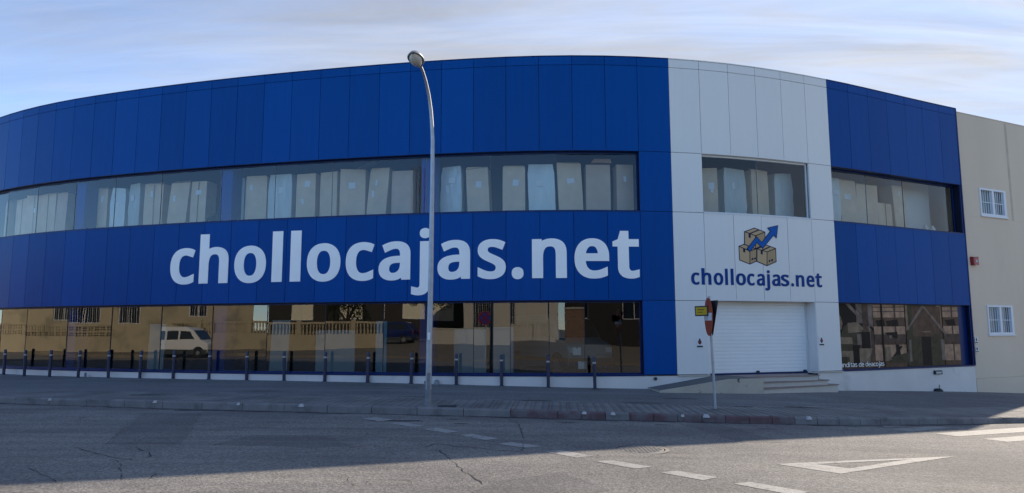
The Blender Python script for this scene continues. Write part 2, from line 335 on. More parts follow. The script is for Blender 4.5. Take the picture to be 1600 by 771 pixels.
# ------------------------------------------------------------------ mesh helpers
def link(o, parent=None):
    COL.objects.link(o)
    if parent is not None:
        o.parent = parent
        o.matrix_parent_inverse = Matrix.Translation(-parent.location)
    return o
class MB:
    def __init__(s): s.v = []; s.f = []; s.m = []
    def poly(s, pts, mi=0):
        b = len(s.v); s.v += [tuple(p) for p in pts]; s.f.append(tuple(range(b, b + len(pts)))); s.m.append(mi)
    def hexa(s, c, mi=0):          # 8 corners: bottom 4 (ccw from above) then top 4
        b = len(s.v); s.v += [tuple(p) for p in c]
        for q in ((0, 3, 2, 1), (4, 5, 6, 7), (0, 1, 5, 4), (1, 2, 6, 5), (2, 3, 7, 6), (3, 0, 4, 7)):
            s.f.append(tuple(b + i for i in q)); s.m.append(mi)
    def box(s, x0, x1, y0, y1, z0, z1, mi=0):
        s.hexa([(x0, y0, z0), (x1, y0, z0), (x1, y1, z0), (x0, y1, z0), (x0, y0, z1), (x1, y0, z1), (x1, y1, z1), (x0, y1, z1)], mi)
    def prism(s, pts, z0, z1, mi=0):   # plan polygon ccw
        n = len(pts); b = len(s.v)
        s.v += [(p[0], p[1], z0 if not callable(z0) else z0(p)) for p in pts] + [(p[0], p[1], z1 if not callable(z1) else z1(p)) for p in pts]
        s.f.append(tuple(b + i for i in reversed(range(n)))); s.m.append(mi)
        s.f.append(tuple(b + n + i for i in range(n))); s.m.append(mi)
        for i in range(n):
            j = (i + 1) % n; s.f.append((b + i, b + j, b + n + j, b + n + i)); s.m.append(mi)
    def tube(s, pts, rad, n=10, cap=True, mi=0):
        pts = [Vector(p) for p in pts]
        rad = rad if isinstance(rad, (list, tuple)) else [rad] * len(pts)
        b = len(s.v); up = Vector((0, 0, 1)); prev = None
        for i, p in enumerate(pts):
            d = (pts[min(i + 1, len(pts) - 1)] - pts[max(i - 1, 0)]).normalized()
            if prev is None:
                a = d.orthogonal().normalized()
            else:
                a = (prev - d * prev.dot(d)).normalized()
            prev = a; c = d.cross(a)
            for k in range(n):
                t = 2 * math.pi * k / n
                s.v.append(tuple(p + (a * math.cos(t) + c * math.sin(t)) * rad[i]))
        for i in range(len(pts) - 1):
            for k in range(n):
                q = (k + 1) % n
                s.f.append((b + i * n + k, b + i * n + q, b + (i + 1) * n + q, b + (i + 1) * n + k)); s.m.append(mi)
        if cap:
            s.f.append(tuple(b + k for k in reversed(range(n)))); s.m.append(mi)
            s.f.append(tuple(b + (len(pts) - 1) * n + k for k in range(n))); s.m.append(mi)
    def lathe(s, prof, n=20, c=(0, 0, 0), axis='Z', mi=0):
        b = len(s.v)
        for r, h in prof:
            for k in range(n):
                t = 2 * math.pi * k / n; x, y = r * math.cos(t), r * math.sin(t)
                s.v.append((c[0] + x, c[1] + y, c[2] + h) if axis == 'Z' else (c[0] + x, c[1] + h, c[2] + y))
        for i in range(len(prof) - 1):
            for k in range(n):
                q = (k + 1) % n; s.f.append((b + i * n + k, b + i * n + q, b + (i + 1) * n + q, b + (i + 1) * n + k)); s.m.append(mi)
        s.f.append(tuple(b + k for k in reversed(range(n)))); s.m.append(mi)
        s.f.append(tuple(b + (len(prof) - 1) * n + k for k in range(n))); s.m.append(mi)
    def mesh(s, name, mats):
        me = bpy.data.meshes.new(name); me.from_pydata(s.v, [], s.f)
        for q in (mats if isinstance(mats, (list, tuple)) else [mats]): me.materials.append(M[q])
        if any(s.m): me.polygons.foreach_set('material_index', s.m)
        bm = bmesh.new(); bm.from_mesh(me); bmesh.ops.recalc_face_normals(bm, faces=bm.faces); bm.to_mesh(me); bm.free()
        return me
    def build(s, name, mats, parent=None, smooth=False, bevel=0.0):
        me = s.mesh(name, mats)
        if bevel > 0:
            bm = bmesh.new(); bm.from_mesh(me); bmesh.ops.remove_doubles(bm, verts=bm.verts, dist=1e-5)
            bmesh.ops.bevel(bm, geom=list(bm.edges), offset=bevel, segments=2, affect='EDGES', profile=0.6); bm.to_mesh(me); bm.free()
        if smooth:
            me.polygons.foreach_set('use_smooth', [True] * len(me.polygons))
            me.set_sharp_from_angle(angle=R(40))
        return link(bpy.data.objects.new(name, me), parent)
def tag(o, label, cat, group=None):
    o['label'] = label; o['category'] = cat
    if group: o['group'] = group
    return o
def thing(name, loc, label, cat, group=None):
    o = bpy.data.objects.new(name, None); o.location = loc; o.empty_display_size = 0.3
    COL.objects.link(o); return tag(o, label, cat, group)
def structure(o): o['kind'] = 'structure'; return o
def copy_tree(o, loc, rz=0.0, label=None):
    c = o.copy(); COL.objects.link(c); c.location = loc; c.rotation_euler = (0, 0, rz)
    if label: c['label'] = label
    for ch in o.children:
        d = ch.copy(); COL.objects.link(d); d.parent = c
        for g in ch.children:
            e = g.copy(); COL.objects.link(e); e.parent = d
    return c

# ------------------------------------------------------------------ terrain heights
def gx(X):
    c = min(max(X, -8.0), 18.0); v = 0.19 - 0.0012 * (c + 8) ** 2
    if X > 18: v -= 0.0624 * (min(X, 45.0) - 18)
    return v
def pave_z(X, Y): return gx(X) + 0.015 * (min(max(Y, 0), 21.0) - 21)
def road_z(X, Y):
    return gx(X) - 0.23 + 0.012 * min(max(13 - Y, 0), 30) + min(max(-8 - X, 0) * 0.010, 0.06) + min(max(X - 7, 0) * 0.010, 0.06)
def polyline(pts, step):
    P = [Vector((p[0], p[1])) for p in pts]; dense = []
    for i in range(len(P) - 1):                       # Catmull-Rom
        a, b, c, d = P[max(i - 1, 0)], P[i], P[i + 1], P[min(i + 2, len(P) - 1)]
        for k in range(24):
            t = k / 24
            dense.append(0.5 * ((2 * b) + (c - a) * t + (2 * a - 5 * b + 4 * c - d) * t * t + (3 * b - a - 3 * c + d) * t ** 3))
    dense.append(P[-1]); L = [0.0]
    for i in range(1, len(dense)): L.append(L[-1] + (dense[i] - dense[i - 1]).length)
    xs = [p.x for p in dense]; ys = [p.y for p in dense]
    def at(u, d=0.0):
        u = min(max(u, 0.0), L[-1])
        p = Vector((np.interp(u, L, xs), np.interp(u, L, ys)))
        q0 = Vector((np.interp(max(u - .3, 0), L, xs), np.interp(max(u - .3, 0), L, ys)))
        q1 = Vector((np.interp(min(u + .3, L[-1]), L, xs), np.interp(min(u + .3, L[-1]), L, ys)))
        t = (q1 - q0).normalized(); n = Vector((-t.y, t.x))
        return p + n * d
    at.length = L[-1]
    return at
def grid_sheet(name, X, Y, zf, m):
    v = [(x, y, zf(x, y)) for y in Y for x in X]; nx = len(X); f = []
    for j in range(len(Y) - 1):
        for i in range(nx - 1): f.append((j * nx + i, j * nx + i + 1, (j + 1) * nx + i + 1, (j + 1) * nx + i))
    me = bpy.data.meshes.new(name); me.from_pydata(v, [], f); me.materials.append(M[m])
    me.polygons.foreach_set('use_smooth', [True] * len(f))
    return link(bpy.data.objects.new(name, me))
def ax(a, b, s): return [a + i * s for i in range(int(round((b - a) / s)) + 1)]
gX = [-1500, -600, -250, -120] + ax(-80, -22, 4) + ax(-20, 30, 1) + ax(34, 78, 4) + [120, 250, 600, 1500]
gY = [-1500, -600, -250, -120] + ax(-80, -4, 4) + ax(-2, 32, 1) + ax(36, 80, 4) + [120, 250, 600, 1500]
road = structure(grid_sheet('road', gX, gY, road_z, 'road'))

# kerb line and pavement
KP = [(-40, 41), (-33, 33), (-28, 27.3), (-24, 23.8), (-20, 21.0), (-16, 18.9), (-12.32, 17.36), (-8.88, 16.62), (-5.67, 15.97), (-2.75, 15.52), (-0.01, 15.28), (2.67, 15.14), (5.35, 15.18), (8.3, 15.68), (11.82, 16.84), (16, 18.9), (22, 22.0), (32, 27), (48, 35)]
kerb_at = polyline(KP, 0.5)
KU0 = min((abs(kerb_at(u / 10).x + 0.01), u / 10) for u in range(int(kerb_at.length * 10)))[1]   # arc length abreast of the camera
KW = 0.15; STRIP = 1.78
# asphalt part of the pavement
us = [i * 0.75 for i in range(int(kerb_at.length / 0.75) + 1)]
ds = [STRIP, 2.6, 3.6, 5, 7, 9, 12]
v = []; f = []
for u in us:
    for d in ds:
        p = kerb_at(u, d); v.append((p.x, p.y, pave_z(p.x, p.y)))
for i in range(len(us) - 1):
    for j in range(len(ds) - 1):
        a = i * len(ds) + j; f.append((a, a + len(ds), a + len(ds) + 1, a + 1))
me = bpy.data.meshes.new('pavement'); me.from_pydata(v, [], f); me.materials.append(M['asphalt_strip'])
bm = bmesh.new(); bm.from_mesh(me); bmesh.ops.recalc_face_normals(bm, faces=bm.faces)
if sum(q.normal.z for q in bm.faces) < 0: bmesh.ops.reverse_faces(bm, faces=bm.faces)
bm.to_mesh(me); bm.free()
me.polygons.foreach_set('use_smooth', [True] * len(me.polygons))
pavement = structure(link(bpy.data.objects.new('pavement', me)))
# bed under the slabs
b = MB()
for i in range(len(us) - 1):
    q = []
    for u, d in ((us[i], KW), (us[i + 1], KW), (us[i + 1], STRIP), (us[i], STRIP)):
        p = kerb_at(u, d); q.append((p.x, p.y, pave_z(p.x, p.y) - 0.012))
    b.poly(q)
bed = structure(b.build('paving_bed', 'bed'))
# ribbed slabs, laid square to the kerb
def slab(u0, u1, d0, d1, jz):
    g = 0.006; vv = []
    for z in (-0.05, 0.0):
        for u, d in ((u0 + g, d0 + g), (u1 - g, d0 + g), (u1 - g, d1 - g), (u0 + g, d1 - g)):
            p = kerb_at(u, d); vv.append((p.x, p.y, pave_z(p.x, p.y) + z + jz * (1 if d > d0 + .1 else .3)))
    m = MB(); m.hexa(vv); me = m.mesh('paving_slab', 'slab')
    uvl = me.uv_layers.new(name='uv')
    for pl in me.polygons:
        for li in pl.loop_indices:
            vi = me.loops[li].vertex_index % 4
            uvl.data[li].uv = ((u0, d0), (u1, d0), (u1, d1), (u0, d1))[vi]
    return me
rows = 4; rw = (STRIP - KW) / rows
rs = random.Random(3)
u = KU0 - 13.2
while u < KU0 + 14.0:
    for r_ in range(rows):
        o = bpy.data.objects.new('paving_slab', slab(u, u + 0.4, KW + r_ * rw, KW + (r_ + 1) * rw, rs.uniform(-0.002, 0.003)))
        link(o, bed)
    u += 0.4
b = MB()
for (ua, ub) in ((0.0, KU0 - 13.2), (u, kerb_at.length)):
    n = int((ub - ua) / 0.8) + 1
    for i in range(n):
        q = []
        for uu, d in ((ua + (ub - ua) * i / n, KW), (ua + (ub - ua) * (i + 1) / n, KW), (ua + (ub - ua) * (i + 1) / n, STRIP), (ua + (ub - ua) * i / n, STRIP)):
            p = kerb_at(uu, d); q.append((p.x, p.y, pave_z(p.x, p.y)))
        b.poly(q)
b.build('paving_beyond', 'asphalt_strip', bed)
# kerb stones
kerb = bpy.data.objects.new('kerb', None); COL.objects.link(kerb); structure(kerb)
def kerbstone(u0, u1, m, jz=0.0):
    g = 0.006; mb = MB(); prof = []
    n = max(2, int((u1 - u0) / 0.5) + 1)
    ring = []
    for i in range(n):
        uu = u0 + g + (u1 - u0 - 2 * g) * i / (n - 1)
        a = kerb_at(uu, 0); c = kerb_at(uu, KW)
        zt = pave_z(a.x, a.y) + 0.004 + jz; zb = road_z(a.x, a.y) - 0.15
        d0 = kerb_at(uu, -0.012); d1 = kerb_at(uu, 0.018)
        ring.append([(d0.x, d0.y, zb), (a.x, a.y, zt - 0.025), (d1.x, d1.y, zt), (c.x, c.y, zt), (c.x, c.y, zb)])
    for i in range(n - 1):
        for k in range(5): mb.poly([ring[i][k], ring[i + 1][k], ring[i + 1][(k + 1) % 5], ring[i][(k + 1) % 5]])
    mb.poly(ring[0]); mb.poly(ring[-1])
    me = mb.mesh('kerbstone', m)
    bm = bmesh.new(); bm.from_mesh(me); bmesh.ops.remove_doubles(bm, verts=bm.verts, dist=1e-4); bmesh.ops.recalc_face_normals(bm, faces=bm.faces); bm.to_mesh(me); bm.free()
    return link(bpy.data.objects.new('kerbstone', me), kerb)
u = KU0 - 22
while u < KU0 + 22:
    rel = u - KU0
    L_ = 0.5 if 0.0 < rel < 15 else 1.0
    red = -0.3 < rel < 5.6 and not (1.55 < rel < 2.2)
    kerbstone(u, u + L_, 'kerb_red' if red else 'kerb', rs.uniform(-0.006, 0.006))
    u += L_
# dirt gathered in the gutter
u = KU0 - 24; edge = []
while u < KU0 + 24:
    edge.append((kerb_at(u, -0.005), kerb_at(u, -0.10 - rs.random() * 0.14 - 0.06 * math.sin(u * 0.9)))); u += 0.3
gm = MB()
for i in range(len(edge) - 1): gm.poly([(q_.x, q_.y, road_z(q_.x, q_.y) + 0.0025) for q_ in (edge[i][0], edge[i][1], edge[i + 1][1], edge[i + 1][0])])
gm.build('gutter_dirt', 'gutter', road)
# broken mortar patches on the kerb face
def blob(name, x, y, z, r, m, parent, flat=0.35):
    mb = MB(); n = 9; pts = []
    for k in range(n):
        t = 2 * math.pi * k / n; rr = r * rs.uniform(0.6, 1.15); pts.append((x + rr * math.cos(t), y + rr * math.sin(t)))
    top = [(x + (p[0] - x) * 0.55, y + (p[1] - y) * 0.55, z + r * flat) for p in pts]
    for k in range(n): mb.poly([(pts[k][0], pts[k][1], z - 0.02), (pts[(k + 1) % n][0], pts[(k + 1) % n][1], z - 0.02), top[(k + 1) % n], top[k]])
    mb.poly(top); return mb.build(name, m, parent, smooth=True)
for rel in (-6.1, -4.6, -11.0, 1.55, 2.15, 3.6, 4.1, 6.3, -8.2):
    p = kerb_at(KU0 + rel, 0.01)
    blob('mortar_patch', p.x, p.y, pave_z(p.x, p.y) - 0.02, rs.uniform(0.05, 0.085), 'litter', kerb, 0.5)

# ------------------------------------------------------------------ road markings, cracks, ironwork
def flat_poly(name, pts, m, parent, dz=0.004, zf=road_z, sub=0.45):
    bm = bmesh.new(); vs = [bm.verts.new((p[0], p[1], 0)) for p in pts]; bm.faces.new(vs)
    lo = [min(p[i] for p in pts) for i in (0, 1)]; hi = [max(p[i] for p in pts) for i in (0, 1)]
    for i in (0, 1):
        k = math.floor(lo[i] / sub) * sub + sub
        while k < hi[i]:
            no = Vector((1, 0, 0)) if i == 0 else Vector((0, 1, 0))
            bmesh.ops.bisect_plane(bm, geom=bm.verts[:] + bm.edges[:] + bm.faces[:], plane_co=no * k, plane_no=no); k += sub
    for q in bm.verts: q.co.z = zf(q.co.x, q.co.y) + dz
    bmesh.ops.recalc_face_normals(bm, faces=bm.faces)
    if sum(q.normal.z for q in bm.faces) < 0: bmesh.ops.reverse_faces(bm, faces=bm.faces)
    me = bpy.data.meshes.new(name); bm.to_mesh(me); bm.free(); me.materials.append(M[m])
    return link(bpy.data.objects.new(name, me), parent)
dash = [[(-3.03, 14.68), (-2.81, 14.92), (-2.4, 14.58), (-2.63, 14.28)], [(-2.38, 14.03), (-2.19, 14.18), (-1.65, 13.71), (-1.86, 13.53)], [(-1.64, 13.25), (-1.41, 13.45), (-0.96, 13.0), (-1.16, 12.79)], [(-0.95, 12.55), (-0.72, 12.73), (-0.23, 12.19), (-0.45, 11.98)], [(-0.24, 11.6), (0.0, 11.78), (0.46, 11.4), (0.21, 11.18)], [(0.48, 10.86), (0.73, 11.04), (1.18, 10.56), (0.91, 10.37)], [(1.15, 10.1), (1.37, 10.24), (1.87, 9.75), (1.6, 9.59)], [(1.89, 9.36), (2.14, 9.51), (2.57, 9.12), (2.32, 8.9)], [(2.64, 8.72), (2.87, 8.87), (3.39, 8.35), (3.12, 8.17)], [(3.46, 7.9), (3.69, 8.05), (4.2, 7.53), (3.94, 7.35)]]
for q in dash: flat_poly('dash_marking', q, 'marking', road)
o = (3.69, 10.23), (6.98, 11.49), (4.31, 9.59); i_ = (4.30, 10.31), (5.95, 10.98), (4.62, 10.02)
ym = MB()
for k in range(3): pass
for k in range(3):
    a, c = o[k], o[(k + 1) % 3]; d, e = i_[(k + 1) % 3], i_[k]
    flat_poly('yield_marking', [a, c, d, e], 'marking', road)
for q in [[(7.79, 15.23), (7.9, 15.42), (8.54, 15.5)], [(7.73, 14.83), (8.0, 14.53), (9.45, 15.5), (9.1, 15.62)], [(8.35, 14.36), (8.6, 14.02), (11.6, 15.55), (11.3, 15.95)], [(8.9, 13.76), (9.16, 13.45), (12.3, 15.05), (12.0, 15.4)], [(9.6, 13.2), (9.86, 12.9), (13.0, 14.5), (12.7, 14.85)]]:
    flat_poly('crossing_stripe', q, 'marking_worn', road)
cracks = [[(-0.26, 15.32), (-0.02, 14.78), (0.13, 14.28), (0.18, 13.05), (0.19, 11.93), (0.15, 10.87), (0.25, 10.53)], [(-1.1, 10.85), (-0.81, 9.9), (-0.57, 9.03), (-0.44, 8.69), (-0.35, 8.41)], [(-2.5, 10.9), (-2.26, 11.19), (-1.85, 11.04), (-1.5, 10.92), (-1.32, 11.16), (-1.19, 11.52), (-0.88, 11.27), (-0.5, 11.13), (-0.29, 10.93), (0.15, 10.87)], [(-7.97, 15.63), (-7.27, 13.7), (-6.37, 11.46), (-6.26, 11.18)], [(-6.26, 11.18), (-5.5, 11.24), (-4.43, 11.18)], [(-6.53, 10.83), (-5.87, 10.28), (-5.35, 9.86), (-5.09, 9.81), (-5.0, 10.05), (-5.21, 10.43), (-5.64, 10.85)], [(-5.31, 9.77), (-4.9, 9.12), (-4.49, 8.42)], [(-6.04, 9.12), (-5.69, 8.8), (-5.16, 8.27)], [(-2.02, 8.85), (-1.91, 8.55), (-1.77, 8.21)], [(-4.34, 9.13), (-4.26, 8.7), (-4.2, 8.43)], [(-3.3, 10.26), (-2.88, 10.54), (-2.3, 10.86)]]
for ci, c in enumerate(cracks):
    pts = []
    for k in range(len(c) - 1):
        a, d = Vector(c[k]), Vector(c[k + 1]); n = max(2, int((d - a).length / 0.12))
        for j in range(n): pts.append(a.lerp(d, j / n) + Vector((rs.uniform(-.025, .025), rs.uniform(-.025, .025))))
    pts.append(Vector(c[-1])); mb = MB()
    seg = []
    for k, p in enumerate(pts):
        t = (pts[min(k + 1, len(pts) - 1)] - pts[max(k - 1, 0)]).normalized(); w = rs.choice((0.003, 0.005, 0.008, 0.012)) * (1.0 if ci in (0, 1, 2, 5) else 0.6)
        nn = Vector((-t.y, t.x)) * w; seg.append((p + nn, p - nn))
    for k in range(len(seg) - 1):
        if rs.random() < 0.12: continue
        q = [seg[k][0], seg[k + 1][0], seg[k + 1][1], seg[k][1]]
        mb.poly([(x.x, x.y, road_z(x.x, x.y) + 0.0045) for x in q])
    mb.build('road_crack', 'crack', road)
def wobble(cx, cy, rx, ry, ang=0.0, n=16):
    out = []
    for k in range(n):
        t = 2 * math.pi * k / n; s_ = rs.uniform(0.72, 1.15); x, y = rx * s_ * math.cos(t), ry * s_ * math.sin(t)
        out.append((cx + x * math.cos(ang) - y * math.sin(ang), cy + x * math.sin(ang) + y * math.cos(ang)))
    return out
for cx, cy, rx, ry in ((-2.3, 14.42, 0.62, 0.13), (-1.2, 14.75, 0.13, 0.06), (-1.0, 14.1, 0.16, 0.06), (1.1, 14.55, 0.22, 0.05), (3.0, 14.5, 0.2, 0.05), (-6.9, 16.0, 0.6, 0.09), (5.0, 14.3, 0.25, 0.05)):
    flat_poly('tar_patch', wobble(cx, cy, rx, ry), 'patch', road, 0.003)
for rel, d, rx, ry in ((-9.3, 1.1, 0.45, 0.09), (2.2, 5.0, 0.16, 0.07), (-5.4, 1.9, 0.5, 0.06), (-2.6, 2.0, 0.42, 0.06), (0.5, 1.9, 0.5, 0.05), (3.1, 2.0, 0.5, 0.06), (5.6, 1.7, 0.3, 0.05), (7.2, 1.8, 0.4, 0.06), (-3.4, 4.4, 0.3, 0.06), (-7.1, 2.5, 0.6, 0.06), (4.4, 3.2, 0.5, 0.07)):
    p = kerb_at(KU0 + rel, d); flat_poly('tar_patch', wobble(p.x, p.y, rx, ry), 'patch', pavement, 0.006, pave_z)
for rel, d in ((-7.9, 1.86), (-5.9, 1.86), (-4.2, 1.87), (-2.9, 1.86), (-0.9, 1.86), (0.9, 1.87), (6.0, 1.86), (7.4, 1.88), (8.6, 1.86), (9.6, 1.88)):
    p = kerb_at(KU0 + rel, d); q = kerb_at(KU0 + rel + 0.65, d)
    a = math.atan2(q.y - p.y, q.x - p.x)
    flat_poly('pale_scar', wobble((p.x + q.x) / 2, (p.y + q.y) / 2, 0.34, 0.022, a), 'litter', pavement, 0.007, pave_z)
# old trench repairs
for q in ([(-7.9, 15.5), (-6.3, 11.2), (-5.1, 11.25), (-6.6, 15.35)], [(-4.6, 11.2), (-3.0, 10.9), (-2.4, 11.1), (-3.2, 12.3), (-4.4, 12.2)], [(3.4, 14.7), (3.9, 12.4), (4.7, 12.5), (4.3, 14.75)], [(0.6, 9.2), (1.1, 8.2), (0.1, 7.2), (-0.6, 7.6), (-0.2, 8.6)]):
    n = len(q); pts = []
    for i in range(n):
        a, d = Vector(q[i]), Vector(q[(i + 1) % n]); k = max(2, int((d - a).length / .3))
        pts += [tuple(a.lerp(d, j / k) + Vector((rs.uniform(-.03, .03), rs.uniform(-.03, .03)))) for j in range(k)]
    flat_poly('asphalt_repair', pts, 'repair', road, 0.0018)
# manhole in the road
mc = Vector((1.98, 11.27, 0)); mc.z = road_z(mc.x, mc.y)
mh = thing('manhole_cover', mc, 'round cast iron manhole cover set in the sunlit road beside the dashes', 'manhole cover')
m = MB(); n = 40
for (r0, r1, z0, z1) in ((0.44, 0.385, 0.004, 0.012),):
    for k in range(n):
        t0, t1 = 2 * math.pi * k / n, 2 * math.pi * (k + 1) / n
        m.poly([(mc.x + r0 * math.cos(t0), mc.y + r0 * math.sin(t0), mc.z + z0), (mc.x + r0 * math.cos(t1), mc.y + r0 * math.sin(t1), mc.z + z0), (mc.x + r1 * math.cos(t1), mc.y + r1 * math.sin(t1), mc.z + z1), (mc.x + r1 * math.cos(t0), mc.y + r1 * math.sin(t0), mc.z + z1)])
m.build('rim', 'iron', mh)
m = MB(); m.lathe([(0.36, -0.02), (0.36, 0.006), (0.345, 0.010), (0.0005, 0.010)], 40, mc); lid = m.build('lid', 'iron', mh)
m = MB()
for i in range(-5, 6):
    for j in range(-5, 6):
        if math.hypot(i, j) < 5.2: m.box(mc.x + i * .06 - .018, mc.x + i * .06 + .018, mc.y + j * .06 - .018, mc.y + j * .06 + .018, mc.z + .009, mc.z + .015)
m.build('stud_pattern', 'iron', lid)
# drain grates on the pavement
for (cx, cy, lab) in ((-1.43, 15.8, 'dark iron drain grate in the slabs beside the lamp post'),):
    z = pave_z(cx, cy); g = thing('drain_grate', (cx, cy, z), lab, 'drain grate')
    m = MB(); m.box(cx - .2, cx + .2, cy - .14, cy - .12, z, z + .008); m.box(cx - .2, cx + .2, cy + .12, cy + .14, z, z + .008); m.box(cx - .2, cx - .18, cy - .12, cy + .12, z, z + .008); m.box(cx + .18, cx + .2, cy - .12, cy + .12, z, z + .008); m.build('frame', 'grate', g)
    for i in range(9):
        m = MB(); x = cx - .16 + i * .04; m.box(x - .01, x + .01, cy - .12, cy + .12, z, z + .006); m.build('bar', 'grate', g)
    m = MB(); m.box(cx - .18, cx + .18, cy - .12, cy + .12, z - .004, z + .002); m.build('sump', 'black', g)

# ------------------------------------------------------------------ facade coordinates
FP = [(-20.103, 26.946), (-19.252, 26.42), (-18.382, 25.927), (-17.493, 25.468), (-16.587, 25.046), (-15.666, 24.657), (-14.732, 24.299), (-13.79, 23.965), (-12.84, 23.65), (-11.887, 23.35), (-10.929, 23.062), (-9.967, 22.787), (-9.002, 22.526), (-8.033, 22.278), (-7.061, 22.044), (-6.086, 21.823), (-5.108, 21.614), (-4.127, 21.419), (-3.143, 21.239), (-2.157, 21.075), (-1.167, 20.932), (-0.174, 20.817), (0.823, 20.741), (1.823, 20.714), (2.822, 20.742), (3.819, 20.824), (4.81, 20.959), (5.792, 21.15), (6.761, 21.396), (7.714, 21.698), (8.652, 22.045), (9.577, 22.426), (10.49, 22.832), (11.393, 23.263), (12.286, 23.713), (13.174, 24.172), (14.062, 24.632), (14.952, 25.087), (15.846, 25.537), (16.743, 25.978)]
S0 = -9
h = R(-33.5); p = Vector(FP[0]); ext = []
for k in range(8):
    p = p - Vector((math.cos(h), math.sin(h))); ext.insert(0, (p.x, p.y)); h -= R(1.8)
FP = ext + FP
h = math.atan2(FP[-1][1] - FP[-2][1], FP[-1][0] - FP[-2][0]); p = Vector(FP[-1])
for k in range(8):
    p = p + Vector((math.cos(h), math.sin(h))); FP.append((p.x, p.y))
FV = [Vector(q) for q in FP]; FM = []
for i in range(len(FV)):
    a = (FV[i] - FV[i - 1]).normalized() if i > 0 else (FV[1] - FV[0]).normalized()
    c = (FV[i + 1] - FV[i]).normalized() if i < len(FV) - 1 else a
    t = (a + c).normalized(); n = Vector((t.y, -t.x)); FM.append(n / max(n.dot(Vector((a.y, -a.x))), .5))
def F(s, off=0.0, z=0.0):
    i = min(max(int(math.floor(s - S0)), 0), len(FV) - 2); u_ = s - S0 - i
    q = (FV[i] + FM[i] * off).lerp(FV[i + 1] + FM[i + 1] * off, u_)
    return Vector((q.x, q.y, z))
def srange(s0, s1, step=1.0):
    out = [s0]; k = math.floor(s0) + 1
    while k < s1 - 1e-6:
        if k > s0 + 1e-6: out.append(float(k))
        k += step
    out.append(s1); return out
def fbox(mb, s0, s1, o0, o1, z0, z1, mi=0):
    """box following the facade: o0 back, o1 front"""
    ss = srange(s0, s1); c = []
    fz0 = z0 if callable(z0) else (lambda s: z0); fz1 = z1 if callable(z1) else (lambda s: z1)
    for a, d in zip(ss[:-1], ss[1:]):
        mb.poly([F(a, o1, fz0(a)), F(d, o1, fz0(d)), F(d, o1, fz1(d)), F(a, o1, fz1(a))], mi)
        mb.poly([F(d, o0, fz0(d)), F(a, o0, fz0(a)), F(a, o0, fz1(a)), F(d, o0, fz1(d))], mi)
        mb.poly([F(a, o0, fz1(a)), F(a, o1, fz1(a)), F(d, o1, fz1(d)), F(d, o0, fz1(d))], mi)
        mb.poly([F(a, o0, fz0(a)), F(d, o0, fz0(d)), F(d, o1, fz0(d)), F(a, o1, fz0(a))], mi)
    a, d = ss[0], ss[-1]
    mb.poly([F(a, o0, fz0(a)), F(a, o1, fz0(a)), F(a, o1, fz1(a)), F(a, o0, fz1(a))], mi)
    mb.poly([F(d, o1, fz0(d)), F(d, o0, fz0(d)), F(d, o0, fz1(d)), F(d, o1, fz1(d))], mi)

ZT, ZC, ZL, ZS, ZB, ZP = 9.977, 9.707, 7.046, 5.22, 2.57, 0.411
SL = -8        # facade starts here, out of frame on the left
bld = thing('commercial_building', F(12, 0, 0.0), 'long curved two-storey building clad in blue panels with a silver entrance bay', 'building')
pr = random.Random(11)
def panel(s0, s1, z0, z1, m, front=0.0):
    g = 0.007; j = [pr.uniform(-0.002, 0.002) for _ in range(4)]
    mb = MB(); c = []
    for z, jj in ((z0 + g, (j[0], j[1])), (z1 - g, (j[2], j[3]))):
        c += [F(s0 + g, front + jj[0], z), F(s1 - g, front + jj[1], z), F(s1 - g, front - 0.035, z), F(s0 + g, front - 0.035, z)]
    mb.hexa(c); return mb.build('panel', m, bld)
for k in range(SL, 38):
    m = 'silver' if 25 <= k < 31 else 'blue'
    panel(k, k + 1, ZC, ZT, m); panel(k, k + 1, ZL, ZC, m); panel(k, k + 1, ZB, ZS, m)
    if k in (24, 25, 30):
        panel(k, k + 1, ZS, ZL, m); panel(k, k + 1, ZP, ZB, m)
# dark wall core behind the panels, with the window openings left open
c = MB()
fbox(c, SL, 38, -0.30, -0.05, ZL, ZT - 0.03); fbox(c, SL, 38, -0.30, -0.05, ZB, ZS)
for a, d in ((24, 26), (30, 31)):
    fbox(c, a, d, -0.30, -0.05, ZS, ZL); fbox(c, a, d, -0.30, -0.05, ZP - .35, ZB)
fbox(c, 37.93, 38, -0.30, -0.05, ZP - .3, ZB); fbox(c, 37.93, 38, -0.30, -0.05, ZS, ZL)
c.build('wall_core', 'core', bld)
# coping on top
c = MB(); fbox(c, SL, 25, -0.34, 0.012, ZT + 0.001, ZT + 0.026); c.build('coping', 'blue_trim', bld)
c = MB(); fbox(c, 25.002, 31, -0.34, 0.012, ZT + 0.001, ZT + 0.026); c.build('coping', 'silver', bld)
c = MB(); fbox(c, 31.002, 38.04, -0.34, 0.012, ZT + 0.001, ZT + 0.026); c.build('coping', 'blue_trim', bld)
c = MB(); fbox(c, 38.0, 38.045, -0.30, 0.014, ZP, ZT); c.build('edge_trim', 'blue_trim', bld)
# plinth
c = MB(); fbox(c, SL, 26, -0.30, -0.012, -1.2, 0.375); c.build('plinth', 'plinth', bld)
c = MB(); fbox(c, 30, 38.02, -0.30, -0.012, -1.8, 0.375); c.build('plinth', 'plinth', bld)
c = MB(); fbox(c, SL, 25, -0.29, 0.004, 0.377, 0.389); c.build('plinth_line', 'sill', bld)
c = MB(); fbox(c, 25.01, 26.02, -0.29, 0.05, 0.372, 0.404); c.build('ledge', 'step_face', bld)
c = MB(); fbox(c, 29.98, 31.0, -0.29, 0.05, 0.372, 0.404); c.build('ledge', 'step_face', bld)
c = MB(); fbox(c, 31.01, 38.02, -0.29, 0.010, 0.377, 0.392); c.build('plinth_line', 'sill', bld)
